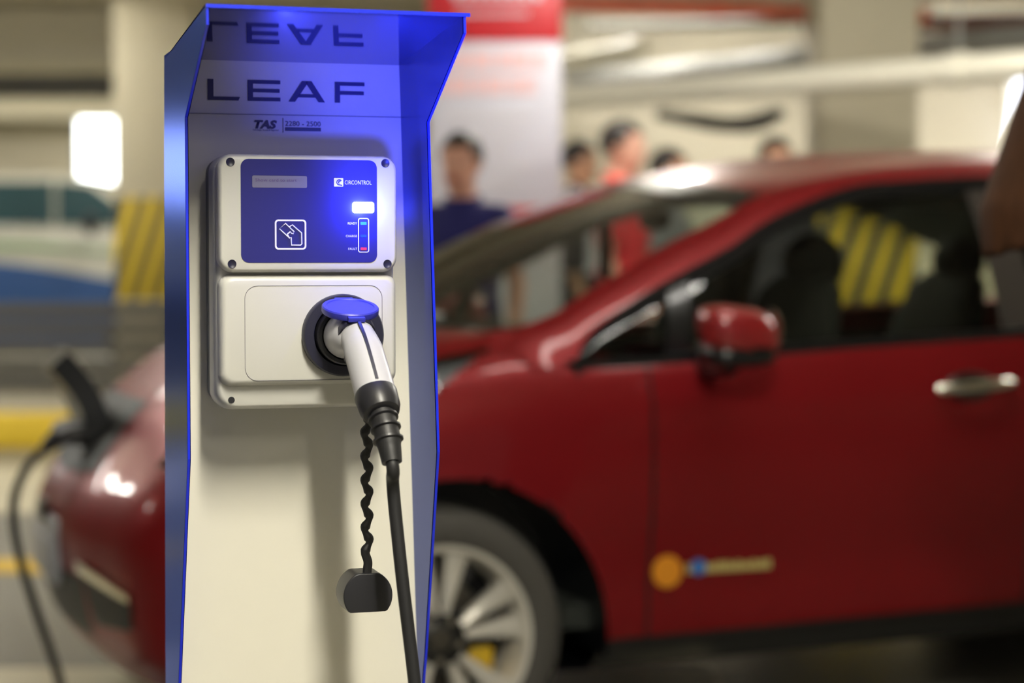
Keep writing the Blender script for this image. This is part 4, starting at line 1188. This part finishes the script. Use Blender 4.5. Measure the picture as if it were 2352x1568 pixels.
b = BM(); tube(b, cr([(-.295, .02, 1.35), (-.215, .02, 1.49), (-.10, .0, 1.515), (.06, -.13, 1.36), (.12, -.15, 1.1)], 5), .012, 8, True, .4); [setattr(v, 'co', v.co*SB) for v in b.verts]; obj('bag_strap', b, M['dark_cloth'], t)

# ================================================================== LIGHT
w = bpy.data.worlds.new('garage_air'); sc.world = w; w.use_nodes = True
bgn = w.node_tree.nodes['Background']; bgn.inputs['Color'].default_value = (.95, .93, .84, 1); bgn.inputs['Strength'].default_value = .22

def ceiling_lamp(x, y, z, rz, ln, m, label, power_mesh=True, wd=.13):
    t = thing('ceiling_lamp', label, 'lamp', (x, y, z), rz, 'fluorescent ceiling lamps')
    b = BM(); box(b, -ln/2, ln/2, -wd*(.18 if z < 3 else .5), wd*(.18 if z < 3 else .5), 0, .06, .005); obj('lamp_housing', b, M['white_metal'], t)
    b = BM(); box(b, -ln/2+.02, ln/2-.02, -wd/2+.01, wd/2-.01, -.07, .0, .015); obj('diffuser', b, m, t)
    for s in (-1, 1):
        b = BM(); tube(b, [(s*ln*.4, 0, .05), (s*ln*.4, 0, 3.46-z)], .006, 6); obj('hanger_rod', b, M['grey_metal'], t)
    return t
def lampset(lst, m, lab):
    for a in lst: ceiling_lamp(*a[:3], a[3], a[4], m, lab)
az = math.atan2(-math.cos(PHI), math.sin(PHI))
# two tubes in front of the pedestal
for d, du in ((1.85, .02), (4.1, .10)):
    x = SO[0]+math.sin(PHI)*d+math.cos(PHI)*du; y = SO[1]-math.cos(PHI)*d+math.sin(PHI)*du
    ceiling_lamp(x, y, 2.9, az, 1.2, M['tube_key' if d < 2 else 'tube_key2'], 'fluorescent ceiling lamp over the place where the photographer stands')
for i, (x, y) in enumerate(((-3.2, 7.2), (3.0, 6.9), (5.2, 7.4), (-6.2, 5.0), (-6.0, 9.0))):
    ceiling_lamp(x, y, 2.9, 0 if i else .3, .7, M['tube'], 'fluorescent ceiling lamp hung over the parking bays')
for x, y, ln in ((.95, 4.3, 1.1), (.25, 3.8, .3)):
    ceiling_lamp(x, y, 2.92, .2, ln, M['tube_car'], 'small fluorescent ceiling lamp over the bonnet of the red car')
for x, y in ((.55, 9.4), (2.5, 9.0)):
    ceiling_lamp(x, y, 2.92, 0, .32, M['tube_short'], 'short fluorescent ceiling lamp above the red car roof')
for i, (x, y) in enumerate(((-7.5, 11.0), (-3.5, 10.8), (-8, 14.6), (-4.2, 14.6), (-7, 19.3), (-3, 19.3), (-11.5, 19.3), (-7, 23.4), (-3, 23.4), (1.1, 15.2), (3.8, 15.2), (6.8, 15.2))):  # unseen lamps added to brighten the walls and hall at the back
    ceiling_lamp(x, y, 3.30, 0, 1.5, M['tube_back' if y > 20 else 'tube_wall' if x > 0 else 'tube_far'], 'added ceiling lamp hidden behind a concrete beam to light the background', wd=.2)
# added lamps boosting the LED's blue: point close by, spot floating well in front
for nm, ty, d, e in (('added_led_glow', 'POINT', .022, .62), ('added_led_spill', 'SPOT', .20, 7.0)):
    lp = bpy.data.lights.new(nm, ty); lp.color = (.05, .07, 1.0); lp.energy = e; lp.shadow_soft_size = .012 if ty == 'SPOT' else 0
    o = bpy.data.objects.new(nm, lp); o.parent = ST; o.location = (.0588, FY-d, 1.2858); COL.objects.link(o)
    if ty == 'SPOT':
        lp.spot_size = math.radians(96); lp.spot_blend = .9
        o.rotation_euler = Vector((.32, .62, .46)).to_track_quat('-Z', 'Y').to_euler()
